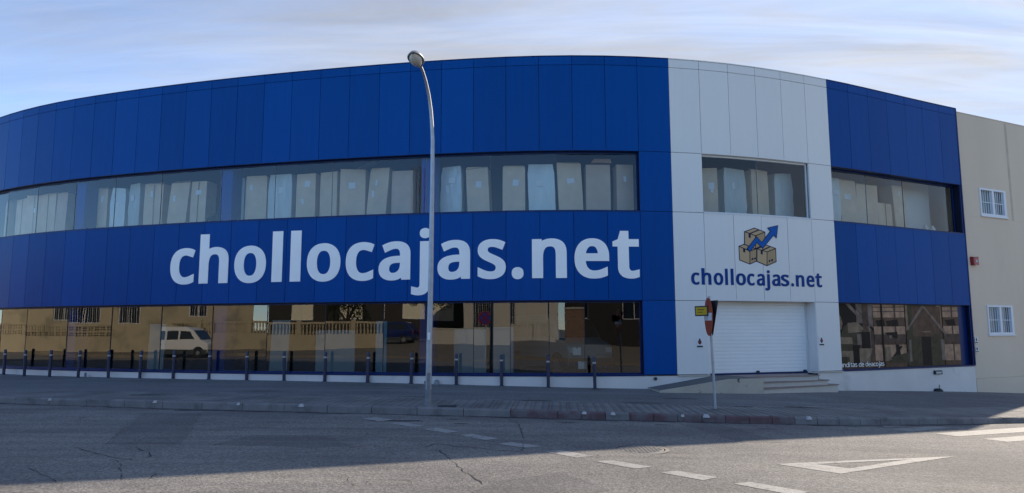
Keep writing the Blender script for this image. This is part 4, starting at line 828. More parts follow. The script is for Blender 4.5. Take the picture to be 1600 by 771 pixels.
# ------------------------------------------------------------------ lettering
GL = json.loads(r'''{"B":{"c":[[[0.2013,-0.0217],[0.1786,-0.0208],[0.1566,-0.0179],[0.1356,-0.0131],[0.1158,-0.0065],[0.0975,0.002],[0.0808,0.0121],[0.0659,0.024],[0.0529,0.0375],[0.0416,0.0525],[0.0318,0.0691],[0.0237,0.0875],[0.0176,0.1075],[0.0131,0.1293],[0.0105,0.1528],[0.0096,0.178],[0.0105,0.2042],[0.0133,0.2285],[0.0179,0.2509],[0.0244,0.2715],[0.0329,0.2903],[0.043,0.3072],[0.0548,0.3224],[0.0681,0.336],[0.0834,0.3479],[0.1004,0.3581],[0.119,0.3665],[0.1388,0.3731],[0.1602,0.3779],[0.1825,0.3808],[0.2055,0.3817],[0.2315,0.3807],[0.2566,0.3773],[0.2801,0.3722],[0.3008,0.3659],[0.3303,0.3534],[0.3015,0.2752],[0.2331,0.2959],[0.2208,0.2984],[0.2056,0.2997],[0.1801,0.296],[0.1593,0.2846],[0.1413,0.2615],[0.1295,0.226],[0.1254,0.1784],[0.1264,0.1545],[0.1294,0.133],[0.1343,0.1142],[0.1409,0.0981],[0.1491,0.0847],[0.1586,0.0745],[0.1684,0.0673],[0.1784,0.0628],[0.1888,0.0603],[0.2015,0.0594],[0.2187,0.0601],[0.2339,0.0623],[0.2561,0.0685],[0.3215,0.0945],[0.3215,0.0058],[0.2946,-0.0065],[0.2644,-0.0157],[0.229,-0.0208]]],"h":[[[0.0298,-0.015],[0.0298,0.5254],[0.1435,0.5254],[0.1434,0.3617],[0.1463,0.3633],[0.162,0.3698],[0.1927,0.378],[0.2112,0.3804],[0.2293,0.381],[0.2593,0.3796],[0.2873,0.3748],[0.3124,0.367],[0.334,0.3559],[0.3514,0.3424],[0.3652,0.3261],[0.3754,0.3072],[0.3825,0.2857],[0.3866,0.2614],[0.3879,0.2346],[0.3879,-0.015],[0.2749,-0.015],[0.2749,0.23],[0.2719,0.2595],[0.2634,0.2807],[0.2514,0.2936],[0.2382,0.2996],[0.2202,0.3018],[0.2054,0.3009],[0.1925,0.2983],[0.182,0.294],[0.1726,0.2874],[0.1643,0.2777],[0.1571,0.2646],[0.1513,0.2489],[0.147,0.2304],[0.1444,0.2094],[0.1435,0.1858],[0.1435,-0.015]]],"l":[[[0.0298,-0.015],[0.0298,0.5254],[0.1435,0.5254],[0.1435,-0.015]]],"o":[[[0.2025,-0.0218],[0.1788,-0.0206],[0.1564,-0.0174],[0.1351,-0.012],[0.1153,-0.0044],[0.0973,0.0048],[0.0808,0.0158],[0.0662,0.0284],[0.0532,0.0424],[0.042,0.0578],[0.0321,0.0749],[0.024,0.0933],[0.0177,0.1131],[0.0132,0.1343],[0.0105,0.1568],[0.0096,0.1808],[0.0114,0.2156],[0.017,0.2476],[0.0265,0.2765],[0.0399,0.3024],[0.0576,0.3252],[0.0791,0.3446],[0.1047,0.3605],[0.1343,0.3723],[0.168,0.3795],[0.2038,0.3818],[0.2279,0.3806],[0.2507,0.3774],[0.2723,0.3719],[0.2921,0.3645],[0.3104,0.3552],[0.3268,0.3442],[0.3414,0.3318],[0.3543,0.3179],[0.3655,0.3026],[0.3752,0.2857],[0.3832,0.2675],[0.3894,0.2478],[0.3939,0.2268],[0.3965,0.2044],[0.3973,0.1806],[0.3955,0.1456],[0.3899,0.1135],[0.3803,0.0846],[0.3668,0.0585],[0.3491,0.0355],[0.3274,0.0158],[0.3018,-0.0002],[0.2721,-0.0121],[0.2385,-0.0195]],[[0.2035,0.0574],[0.2166,0.0584],[0.2278,0.0611],[0.2382,0.0659],[0.2483,0.0738],[0.2579,0.0851],[0.2662,0.0995],[0.2728,0.1162],[0.2776,0.1355],[0.2806,0.1569],[0.2816,0.1807],[0.2806,0.2044],[0.2776,0.2257],[0.2728,0.2446],[0.2662,0.2612],[0.258,0.2751],[0.2485,0.286],[0.2384,0.2935],[0.2278,0.2982],[0.2165,0.3009],[0.2028,0.3019],[0.1893,0.3009],[0.178,0.2983],[0.1676,0.2935],[0.1576,0.2861],[0.1484,0.2753],[0.1404,0.2613],[0.1339,0.2447],[0.1292,0.2257],[0.1263,0.2044],[0.1254,0.1807],[0.1264,0.1569],[0.1293,0.1355],[0.134,0.1162],[0.1406,0.0994],[0.1487,0.085],[0.1582,0.0738],[0.1684,0.066],[0.1788,0.0612],[0.1902,0.0584]]],"j":[[[0.0148,-0.1763],[-0.0153,-0.1744],[-0.0301,-0.1718],[-0.0642,-0.1623],[-0.0642,-0.0833],[-0.0049,-0.0963],[0.0062,-0.097],[0.013,-0.0962],[0.0204,-0.0918],[0.0226,-0.0893],[0.0254,-0.0842],[0.0277,-0.0768],[0.0292,-0.0674],[0.0298,0.375],[0.1435,0.375],[0.1435,-0.0539],[0.1425,-0.0739],[0.1394,-0.0924],[0.1342,-0.1095],[0.1267,-0.125],[0.1167,-0.1391],[0.1034,-0.1518],[0.086,-0.1623],[0.0649,-0.1701],[0.0408,-0.1747]],[[0.0876,0.4042],[0.0647,0.4073],[0.0524,0.4121],[0.0386,0.4215],[0.0294,0.4343],[0.0255,0.4491],[0.0255,0.4658],[0.0293,0.4803],[0.0337,0.4881],[0.0457,0.4991],[0.0636,0.5072],[0.0876,0.5105],[0.1105,0.5071],[0.1279,0.4991],[0.1403,0.4878],[0.147,0.4737],[0.149,0.4574],[0.147,0.4414],[0.1406,0.428],[0.1342,0.421],[0.1213,0.4122],[0.1096,0.4074]]],"a":[[[0.1438,-0.0217],[0.12,-0.0205],[0.0967,-0.0164],[0.0756,-0.0096],[0.0569,-0.0006],[0.0403,0.0107],[0.0265,0.0245],[0.0162,0.0404],[0.0091,0.0582],[0.005,0.0781],[0.0036,0.1002],[0.0054,0.1221],[0.011,0.1422],[0.0203,0.1608],[0.034,0.1775],[0.0518,0.1924],[0.0743,0.2051],[0.1009,0.2152],[0.1313,0.2227],[0.165,0.2276],[0.2011,0.2298],[0.237,0.231],[0.2365,0.2546],[0.2344,0.2681],[0.231,0.2791],[0.2265,0.2874],[0.2215,0.2932],[0.2163,0.2971],[0.2109,0.2998],[0.205,0.3017],[0.1983,0.3028],[0.1903,0.3032],[0.1738,0.3023],[0.158,0.2993],[0.1415,0.294],[0.0714,0.2647],[0.0403,0.3406],[0.0744,0.3568],[0.1138,0.3704],[0.1447,0.3772],[0.1775,0.3808],[0.2227,0.3798],[0.251,0.3754],[0.2758,0.368],[0.297,0.3577],[0.3143,0.3449],[0.3277,0.3297],[0.3375,0.3122],[0.3444,0.2923],[0.3484,0.27],[0.3497,0.2453],[0.3497,-0.015],[0.2552,-0.015],[0.2505,0.0064],[0.2474,0.0041],[0.2348,-0.0035],[0.2204,-0.0101],[0.2036,-0.0153],[0.1852,-0.019],[0.1652,-0.0211]],[[0.1575,0.0561],[0.1697,0.0568],[0.1804,0.0587],[0.1906,0.0621],[0.2007,0.0672],[0.2107,0.0744],[0.2195,0.0834],[0.2268,0.0947],[0.2321,0.1086],[0.2355,0.125],[0.2366,0.1439],[0.2366,0.1596],[0.1902,0.1574],[0.1724,0.1549],[0.1582,0.1516],[0.1475,0.1477],[0.1395,0.1432],[0.1329,0.1373],[0.1272,0.13],[0.1229,0.1213],[0.1202,0.1111],[0.1193,0.0993],[0.1199,0.0892],[0.1219,0.0804],[0.1249,0.0732],[0.1286,0.0679],[0.1329,0.0638],[0.1377,0.0606],[0.1423,0.0585],[0.1469,0.0571],[0.1518,0.0563]]],"s":[[[0.1318,-0.0215],[0.1007,-0.0192],[0.0729,-0.0147],[0.0479,-0.0079],[0.0076,0.0086],[0.0076,0.1012],[0.0697,0.0736],[0.089,0.0666],[0.1104,0.0605],[0.1193,0.0586],[0.1392,0.0563],[0.163,0.0565],[0.173,0.0577],[0.1814,0.0595],[0.1876,0.0618],[0.1927,0.0647],[0.1974,0.0688],[0.2014,0.0737],[0.2045,0.0795],[0.2064,0.0862],[0.2071,0.0939],[0.2061,0.1023],[0.2034,0.1096],[0.1992,0.1155],[0.1865,0.1259],[0.1737,0.1331],[0.1548,0.1417],[0.1023,0.1629],[0.0665,0.1801],[0.0456,0.1935],[0.0288,0.2091],[0.0166,0.2265],[0.0123,0.2369],[0.0092,0.2479],[0.007,0.2712],[0.0085,0.2903],[0.0135,0.3078],[0.0221,0.3238],[0.0343,0.3385],[0.0503,0.3513],[0.0696,0.3622],[0.0913,0.3707],[0.1154,0.3769],[0.1415,0.3806],[0.1691,0.3817],[0.199,0.3806],[0.2273,0.377],[0.2542,0.3711],[0.2896,0.3592],[0.3147,0.3483],[0.2814,0.271],[0.222,0.2928],[0.1968,0.2998],[0.1725,0.3031],[0.1544,0.3029],[0.1479,0.3022],[0.1337,0.2983],[0.1302,0.2965],[0.1262,0.2936],[0.1228,0.2899],[0.1202,0.2857],[0.1187,0.281],[0.1183,0.2699],[0.1204,0.2621],[0.1241,0.2561],[0.1354,0.2467],[0.1468,0.2405],[0.1747,0.2281],[0.2263,0.2075],[0.2617,0.1901],[0.2816,0.1765],[0.2907,0.1685],[0.3042,0.1526],[0.3097,0.1431],[0.3139,0.1329],[0.3183,0.1115],[0.3188,0.0993],[0.3171,0.0781],[0.312,0.0586],[0.3032,0.0407],[0.2906,0.0248],[0.274,0.0108],[0.254,-0.0008],[0.231,-0.01],[0.2053,-0.0166],[0.1769,-0.0205]]],".":[[[0.076,-0.024],[0.0534,-0.0174],[0.0373,-0.0069],[0.0307,0.0007],[0.026,0.0088],[0.0215,0.026],[0.0215,0.0467],[0.026,0.0642],[0.0308,0.0724],[0.0373,0.0793],[0.0459,0.0854],[0.0631,0.093],[0.0781,0.0959],[0.1006,0.0959],[0.1156,0.0931],[0.1333,0.0855],[0.1421,0.0795],[0.1489,0.0726],[0.1539,0.0642],[0.1584,0.0467],[0.1584,0.026],[0.1539,0.0087],[0.149,0.0005],[0.1421,-0.0071],[0.1257,-0.0175],[0.1027,-0.024]]],"n":[[[0.0298,-0.015],[0.0298,0.375],[0.1296,0.375],[0.1328,0.3567],[0.1334,0.3571],[0.1477,0.3645],[0.1638,0.3709],[0.1956,0.379],[0.2297,0.3818],[0.2603,0.3802],[0.288,0.3755],[0.3129,0.3675],[0.334,0.3566],[0.3514,0.343],[0.3652,0.3267],[0.3754,0.3078],[0.3825,0.2861],[0.3866,0.2617],[0.3879,0.2346],[0.3879,-0.015],[0.2749,-0.015],[0.2749,0.23],[0.2719,0.2595],[0.2634,0.2807],[0.2514,0.2936],[0.2382,0.2996],[0.2202,0.3018],[0.2056,0.3009],[0.1928,0.2983],[0.1823,0.294],[0.1729,0.2875],[0.1645,0.2779],[0.1573,0.2651],[0.1513,0.2493],[0.147,0.231],[0.1444,0.2101],[0.1435,0.1865],[0.1435,-0.015]]],"e":[[[0.1866,-0.0208],[0.1628,-0.0177],[0.1406,-0.0126],[0.12,-0.0056],[0.1008,0.0033],[0.0835,0.0139],[0.0679,0.0261],[0.0544,0.04],[0.0426,0.0552],[0.0326,0.072],[0.0242,0.0903],[0.0178,0.11],[0.0132,0.131],[0.0105,0.1534],[0.0096,0.1773],[0.0104,0.2009],[0.0129,0.2232],[0.017,0.2442],[0.0228,0.2639],[0.0302,0.2824],[0.0394,0.2996],[0.05,0.3152],[0.0622,0.3296],[0.0761,0.3423],[0.0918,0.3537],[0.1094,0.3635],[0.1289,0.3714],[0.1499,0.377],[0.1725,0.3806],[0.196,0.3818],[0.2186,0.3807],[0.2404,0.3777],[0.2606,0.3725],[0.2792,0.3655],[0.2959,0.3566],[0.3107,0.3465],[0.3237,0.3351],[0.335,0.3225],[0.3448,0.3087],[0.3531,0.2937],[0.3599,0.2777],[0.3651,0.2606],[0.3689,0.2427],[0.3711,0.2238],[0.372,0.1536],[0.1264,0.1536],[0.1269,0.1464],[0.1307,0.1265],[0.1365,0.1092],[0.1442,0.0946],[0.1536,0.0825],[0.1641,0.0731],[0.1751,0.0665],[0.1865,0.0622],[0.1988,0.0596],[0.2134,0.0588],[0.2351,0.0596],[0.2543,0.062],[0.2721,0.0662],[0.2913,0.0723],[0.3557,0.0977],[0.3557,0.0091],[0.3212,-0.0046],[0.2963,-0.0121],[0.27,-0.0177],[0.2264,-0.0215]],[[0.129,0.2306],[0.2547,0.2306],[0.2546,0.2324],[0.2523,0.2476],[0.2483,0.2613],[0.243,0.2735],[0.2364,0.284],[0.229,0.292],[0.2213,0.2974],[0.2137,0.3007],[0.2056,0.3025],[0.1955,0.3032],[0.186,0.3025],[0.1779,0.3008],[0.1698,0.2975],[0.1614,0.2921],[0.153,0.2843],[0.1453,0.2743],[0.1387,0.2622],[0.1332,0.2483],[0.1293,0.2325]]],"t":[[[0.1388,-0.0199],[0.1111,-0.0136],[0.0869,-0.0033],[0.0754,0.0043],[0.0659,0.0126],[0.0577,0.0219],[0.0506,0.0322],[0.0446,0.044],[0.0401,0.0571],[0.037,0.0716],[0.0351,0.0876],[0.0345,0.2993],[-0.0166,0.2993],[-0.0166,0.3496],[0.0373,0.374],[0.0629,0.4576],[0.1482,0.4576],[0.1482,0.375],[0.2523,0.375],[0.2523,0.2993],[0.1482,0.2993],[0.1488,0.0943],[0.1505,0.0845],[0.1532,0.0762],[0.1567,0.0696],[0.1608,0.0645],[0.165,0.0609],[0.1687,0.0587],[0.1718,0.0575],[0.1732,0.0572],[0.1853,0.057],[0.2017,0.0592],[0.255,0.0718],[0.255,-0.0037],[0.232,-0.0128],[0.2011,-0.0194],[0.1747,-0.0217]]]},"R":{"c":[[[0.2015,-0.0097],[0.1825,-0.0089],[0.1645,-0.0066],[0.1472,-0.0026],[0.1307,0.0029],[0.1151,0.0101],[0.1006,0.0189],[0.0873,0.0296],[0.0753,0.0419],[0.0647,0.056],[0.0554,0.0718],[0.0477,0.0895],[0.0417,0.1089],[0.0373,0.1301],[0.0348,0.1532],[0.0339,0.178],[0.0348,0.2038],[0.0375,0.2277],[0.042,0.2496],[0.0483,0.2695],[0.0564,0.2875],[0.0661,0.3036],[0.0771,0.3179],[0.0894,0.3303],[0.103,0.341],[0.1178,0.3499],[0.1337,0.357],[0.1504,0.3626],[0.168,0.3666],[0.1863,0.3689],[0.2055,0.3697],[0.2275,0.3688],[0.2488,0.366],[0.2692,0.3615],[0.2868,0.3561],[0.304,0.3488],[0.2839,0.2945],[0.2438,0.3067],[0.2273,0.31],[0.2043,0.312],[0.167,0.3066],[0.1383,0.2909],[0.1177,0.2645],[0.1053,0.2271],[0.1011,0.1785],[0.1021,0.1541],[0.1051,0.132],[0.1103,0.1125],[0.1173,0.0954],[0.1263,0.0807],[0.1373,0.0687],[0.1501,0.0594],[0.165,0.0528],[0.1819,0.0487],[0.2008,0.0473],[0.223,0.0483],[0.243,0.0511],[0.2693,0.0584],[0.2972,0.0695],[0.2972,0.0109],[0.2802,0.0031],[0.2549,-0.0046],[0.225,-0.0089]]],"o":[[[0.2021,-0.0097],[0.1832,-0.0088],[0.1651,-0.0061],[0.1478,-0.0018],[0.1313,0.0046],[0.1157,0.0125],[0.1011,0.0222],[0.0878,0.0336],[0.0758,0.0467],[0.0652,0.0613],[0.0557,0.0775],[0.0479,0.0953],[0.0418,0.1145],[0.0374,0.1352],[0.0348,0.1573],[0.0339,0.1807],[0.0357,0.215],[0.0412,0.2463],[0.0503,0.2743],[0.0632,0.299],[0.0797,0.3203],[0.0994,0.3381],[0.1217,0.352],[0.1466,0.3619],[0.1742,0.3678],[0.2042,0.3697],[0.2236,0.3688],[0.2421,0.3661],[0.2597,0.3617],[0.2763,0.3555],[0.292,0.3475],[0.3065,0.3378],[0.3198,0.3265],[0.3317,0.3136],[0.3423,0.2991],[0.3516,0.2831],[0.3593,0.2656],[0.3653,0.2465],[0.3697,0.226],[0.3722,0.204],[0.373,0.1807],[0.3712,0.1462],[0.3657,0.1149],[0.3565,0.0868],[0.3435,0.0619],[0.3269,0.0403],[0.3071,0.0223],[0.2847,0.0082],[0.2597,-0.0018],[0.2322,-0.0078]],[[0.2035,0.0453],[0.2236,0.0468],[0.2414,0.0511],[0.2568,0.0583],[0.2699,0.0684],[0.2809,0.0813],[0.2899,0.0969],[0.2968,0.1145],[0.3019,0.1345],[0.3049,0.1565],[0.3059,0.1807],[0.3049,0.2048],[0.3019,0.2267],[0.2968,0.2464],[0.2899,0.2638],[0.281,0.2789],[0.27,0.2916],[0.2568,0.3013],[0.2411,0.3083],[0.2232,0.3125],[0.2028,0.314],[0.1825,0.3125],[0.1646,0.3083],[0.1491,0.3013],[0.1361,0.2916],[0.1254,0.279],[0.1167,0.2638],[0.1099,0.2464],[0.105,0.2267],[0.102,0.2048],[0.1011,0.1807],[0.1021,0.1565],[0.1051,0.1345],[0.11,0.1145],[0.1169,0.0969],[0.1257,0.0813],[0.1366,0.0684],[0.1498,0.0583],[0.1652,0.0511],[0.1832,0.0468]]],"j":[[[0.0148,-0.1642],[-0.0099,-0.1627],[-0.0204,-0.1608],[-0.0399,-0.1554],[-0.0399,-0.1017],[-0.0113,-0.1079],[0.0073,-0.1092],[0.0227,-0.1074],[0.0292,-0.1052],[0.0411,-0.098],[0.0456,-0.0931],[0.0492,-0.0864],[0.0519,-0.078],[0.0535,-0.0679],[0.0541,0.363],[0.1192,0.363],[0.1192,-0.0538],[0.1182,-0.0733],[0.1152,-0.0912],[0.1103,-0.1074],[0.1033,-0.1218],[0.0943,-0.1346],[0.083,-0.1453],[0.0693,-0.1536],[0.0534,-0.1595],[0.0352,-0.163]],[[0.0873,0.4167],[0.0754,0.4183],[0.0699,0.4204],[0.0604,0.4269],[0.0532,0.4369],[0.0498,0.4498],[0.0498,0.4651],[0.0532,0.4781],[0.0564,0.4838],[0.065,0.4917],[0.0754,0.4964],[0.0873,0.498],[0.0985,0.4964],[0.1086,0.4917],[0.1174,0.4837],[0.1228,0.4721],[0.1246,0.4574],[0.1228,0.4429],[0.1174,0.4316],[0.1131,0.4268],[0.1037,0.4204],[0.0984,0.4183]]],"a":[[[0.1444,-0.0097],[0.1252,-0.0087],[0.1072,-0.0055],[0.0905,-0.0002],[0.0752,0.0072],[0.0612,0.0168],[0.0492,0.0288],[0.0398,0.0431],[0.0332,0.0598],[0.0292,0.0788],[0.0279,0.1001],[0.0296,0.1211],[0.0349,0.1402],[0.0436,0.1573],[0.0559,0.1724],[0.0715,0.1855],[0.0907,0.1963],[0.1135,0.205],[0.1398,0.2114],[0.1698,0.2158],[0.2034,0.2179],[0.2615,0.2198],[0.2608,0.255],[0.2586,0.2693],[0.2548,0.2813],[0.2496,0.2911],[0.243,0.2987],[0.2351,0.3046],[0.2259,0.3092],[0.2153,0.3126],[0.2034,0.3146],[0.1901,0.3153],[0.1683,0.314],[0.1473,0.3101],[0.1273,0.3037],[0.0871,0.2869],[0.0666,0.3366],[0.0896,0.3475],[0.1255,0.3599],[0.152,0.3658],[0.1795,0.3687],[0.2187,0.3679],[0.2413,0.3643],[0.2612,0.3584],[0.2784,0.3501],[0.2928,0.3393],[0.3047,0.3259],[0.3137,0.3098],[0.3202,0.291],[0.3241,0.2693],[0.3254,0.2452],[0.3254,-0.003],[0.277,-0.003],[0.2658,0.047],[0.258,0.0377],[0.2381,0.0188],[0.2279,0.0111],[0.2173,0.0047],[0.2059,-0.0005],[0.1928,-0.0045],[0.1783,-0.0075],[0.1621,-0.0092]],[[0.1578,0.044],[0.1751,0.045],[0.1912,0.0479],[0.2059,0.0528],[0.2194,0.0597],[0.2317,0.0685],[0.2422,0.0792],[0.2504,0.0921],[0.2562,0.107],[0.2597,0.1243],[0.2609,0.1438],[0.2609,0.1729],[0.186,0.1692],[0.1643,0.1662],[0.1461,0.162],[0.1312,0.1566],[0.1197,0.15],[0.1108,0.1422],[0.1039,0.1333],[0.0989,0.1232],[0.096,0.112],[0.095,0.0994],[0.0957,0.0884],[0.0979,0.0787],[0.1014,0.0703],[0.1061,0.0634],[0.1124,0.0575],[0.1198,0.0526],[0.128,0.0488],[0.1371,0.0461],[0.147,0.0445]]],"s":[[[0.133,-0.0095],[0.106,-0.0075],[0.0823,-0.0036],[0.0612,0.0021],[0.0319,0.0141],[0.0319,0.0744],[0.0547,0.0643],[0.076,0.0566],[0.0999,0.0497],[0.1121,0.0472],[0.1367,0.0443],[0.1659,0.0445],[0.1806,0.0463],[0.1933,0.0491],[0.2039,0.0529],[0.2125,0.0579],[0.2193,0.0637],[0.2246,0.0702],[0.2284,0.0773],[0.2306,0.0852],[0.2314,0.094],[0.2303,0.1036],[0.227,0.1124],[0.2214,0.1204],[0.206,0.1329],[0.1908,0.1414],[0.1704,0.1507],[0.1182,0.1719],[0.0845,0.1881],[0.0661,0.1999],[0.0512,0.2137],[0.0402,0.2294],[0.0363,0.2387],[0.0334,0.2489],[0.0313,0.2713],[0.0327,0.2893],[0.0374,0.3056],[0.0452,0.3203],[0.056,0.3333],[0.0698,0.3443],[0.0861,0.3535],[0.1042,0.3606],[0.124,0.3656],[0.1457,0.3687],[0.1692,0.3697],[0.1951,0.3687],[0.2196,0.3656],[0.2428,0.3605],[0.2751,0.3497],[0.288,0.3441],[0.2655,0.2917],[0.2349,0.3029],[0.2057,0.3111],[0.1754,0.3151],[0.1516,0.3149],[0.1395,0.3135],[0.1192,0.308],[0.1114,0.304],[0.1049,0.2993],[0.1,0.294],[0.0964,0.2882],[0.0944,0.2819],[0.094,0.2693],[0.0966,0.2597],[0.1017,0.2515],[0.1158,0.2397],[0.1299,0.232],[0.1593,0.219],[0.2103,0.1985],[0.2433,0.1823],[0.2611,0.1702],[0.2688,0.1634],[0.2812,0.1488],[0.286,0.1405],[0.2898,0.1313],[0.294,0.1109],[0.2945,0.0993],[0.2929,0.079],[0.288,0.0605],[0.28,0.0441],[0.2687,0.0298],[0.2542,0.0176],[0.2372,0.0078],[0.218,0.0001],[0.1967,-0.0053],[0.1732,-0.0086]]],"n":[[[0.0541,-0.003],[0.0541,0.363],[0.1073,0.363],[0.1159,0.3147],[0.122,0.3236],[0.1309,0.3333],[0.1408,0.342],[0.1519,0.3494],[0.164,0.3556],[0.1768,0.3608],[0.203,0.3675],[0.2304,0.3697],[0.2552,0.3684],[0.2776,0.3646],[0.2976,0.3582],[0.3149,0.3492],[0.3298,0.3377],[0.3421,0.3231],[0.3516,0.3055],[0.3583,0.2848],[0.3623,0.2611],[0.3636,0.2345],[0.3636,-0.003],[0.2992,-0.003],[0.2992,0.2302],[0.2961,0.2608],[0.2867,0.2842],[0.2714,0.3006],[0.2498,0.3106],[0.2215,0.314],[0.1996,0.3126],[0.1806,0.3087],[0.1646,0.3022],[0.1516,0.2932],[0.1415,0.2817],[0.1335,0.2675],[0.1273,0.2509],[0.1228,0.232],[0.1201,0.2106],[0.1192,0.1866],[0.1192,-0.003]]],"e":[[[0.1901,-0.0089],[0.1708,-0.0064],[0.1524,-0.0021],[0.135,0.0038],[0.1185,0.0115],[0.1032,0.0208],[0.0892,0.0318],[0.0767,0.0445],[0.0657,0.0588],[0.0561,0.0748],[0.0481,0.0924],[0.0419,0.1114],[0.0374,0.1319],[0.0348,0.1539],[0.0339,0.1773],[0.0347,0.2005],[0.0371,0.2224],[0.0412,0.2429],[0.0468,0.2621],[0.054,0.28],[0.0627,0.2965],[0.0728,0.3112],[0.0841,0.3246],[0.0969,0.3362],[0.1109,0.3464],[0.126,0.3548],[0.1421,0.3613],[0.1592,0.3659],[0.1772,0.3688],[0.1961,0.3697],[0.2144,0.3689],[0.2317,0.3664],[0.2479,0.3623],[0.2631,0.3565],[0.2773,0.3491],[0.2902,0.3402],[0.3019,0.3299],[0.3123,0.3183],[0.3215,0.3054],[0.3294,0.2911],[0.3359,0.2757],[0.341,0.2593],[0.3447,0.2419],[0.3468,0.2235],[0.3475,0.1656],[0.1013,0.1656],[0.1027,0.1457],[0.1066,0.1252],[0.1127,0.1069],[0.121,0.0911],[0.1315,0.0777],[0.144,0.0665],[0.1583,0.0578],[0.1745,0.0517],[0.1928,0.0479],[0.2129,0.0467],[0.2389,0.0477],[0.2623,0.0507],[0.2836,0.0557],[0.3051,0.0625],[0.3314,0.0729],[0.3314,0.0148],[0.3075,0.0053],[0.2855,-0.0014],[0.2633,-0.0061],[0.2247,-0.0095]],[[0.1029,0.2186],[0.2796,0.2186],[0.2789,0.2329],[0.2765,0.2487],[0.2723,0.2632],[0.2665,0.2763],[0.2592,0.288],[0.2502,0.2978],[0.2393,0.3055],[0.2267,0.3109],[0.2121,0.3142],[0.1954,0.3153],[0.1796,0.3142],[0.1653,0.3111],[0.1525,0.3058],[0.1409,0.2985],[0.1308,0.2891],[0.1221,0.2778],[0.1149,0.2647],[0.1092,0.25],[0.105,0.2335]]],"t":[[[0.145,-0.0082],[0.124,-0.0034],[0.1046,0.0048],[0.0958,0.0107],[0.0877,0.0178],[0.0804,0.026],[0.074,0.0354],[0.0684,0.0462],[0.0642,0.0586],[0.0612,0.0725],[0.0594,0.0879],[0.0588,0.3113],[0.0077,0.3113],[0.0077,0.3444],[0.06,0.3682],[0.0838,0.4456],[0.1239,0.4456],[0.1239,0.363],[0.228,0.363],[0.228,0.3113],[0.1239,0.3113],[0.1245,0.0939],[0.1263,0.0832],[0.1294,0.074],[0.1335,0.0661],[0.1389,0.0595],[0.1451,0.0541],[0.152,0.05],[0.1598,0.0471],[0.168,0.0453],[0.188,0.045],[0.2098,0.0479],[0.2307,0.0528],[0.2307,0.002],[0.2198,-0.0024],[0.1943,-0.0078],[0.1738,-0.0096]]],"d":[[[0.1846,-0.0097],[0.1584,-0.0078],[0.1344,-0.0021],[0.1124,0.0075],[0.0925,0.0209],[0.0749,0.038],[0.0601,0.059],[0.0486,0.0836],[0.0405,0.1119],[0.0355,0.1438],[0.0339,0.1793],[0.0356,0.2149],[0.0405,0.2468],[0.0488,0.2753],[0.0603,0.3001],[0.0753,0.3212],[0.093,0.3387],[0.1128,0.3522],[0.1349,0.362],[0.1591,0.3678],[0.1853,0.3697],[0.2016,0.3691],[0.2168,0.3672],[0.2307,0.364],[0.2435,0.3595],[0.2654,0.3473],[0.284,0.3325],[0.2976,0.3172],[0.2938,0.3666],[0.2938,0.5134],[0.3589,0.5134],[0.3589,-0.003],[0.3058,-0.003],[0.2972,0.0442],[0.2843,0.0291],[0.266,0.0137],[0.2554,0.0068],[0.2437,0.0008],[0.2307,-0.0038],[0.2166,-0.0071],[0.2013,-0.0091]],[[0.1941,0.0453],[0.2152,0.0466],[0.2335,0.0502],[0.249,0.0563],[0.2618,0.0646],[0.2719,0.0753],[0.28,0.0886],[0.2863,0.1045],[0.2908,0.1231],[0.2936,0.1442],[0.2945,0.1679],[0.2936,0.2041],[0.291,0.2269],[0.2866,0.2472],[0.2805,0.2649],[0.2729,0.2801],[0.2629,0.2925],[0.2501,0.3021],[0.2343,0.309],[0.2154,0.3132],[0.1934,0.3147],[0.1758,0.3131],[0.1602,0.3088],[0.1465,0.3015],[0.1346,0.2913],[0.1244,0.2781],[0.116,0.2623],[0.1095,0.2443],[0.1049,0.2244],[0.102,0.2023],[0.1011,0.178],[0.102,0.1535],[0.1049,0.1315],[0.1095,0.1119],[0.116,0.0946],[0.1244,0.0796],[0.1345,0.0672],[0.1465,0.0576],[0.1604,0.0508],[0.1762,0.0467]]],"i":[[[0.0541,-0.003],[0.0541,0.363],[0.1192,0.363],[0.1192,-0.003]],[[0.0873,0.4167],[0.0754,0.4183],[0.0699,0.4204],[0.0604,0.4269],[0.0532,0.4369],[0.0498,0.4498],[0.0498,0.4651],[0.0532,0.4781],[0.0564,0.4838],[0.065,0.4917],[0.0754,0.4964],[0.0873,0.498],[0.0985,0.4964],[0.1086,0.4917],[0.1174,0.4837],[0.1228,0.4721],[0.1246,0.4574],[0.1228,0.4429],[0.1174,0.4316],[0.1131,0.4268],[0.1037,0.4204],[0.0984,0.4183]]]}}''')
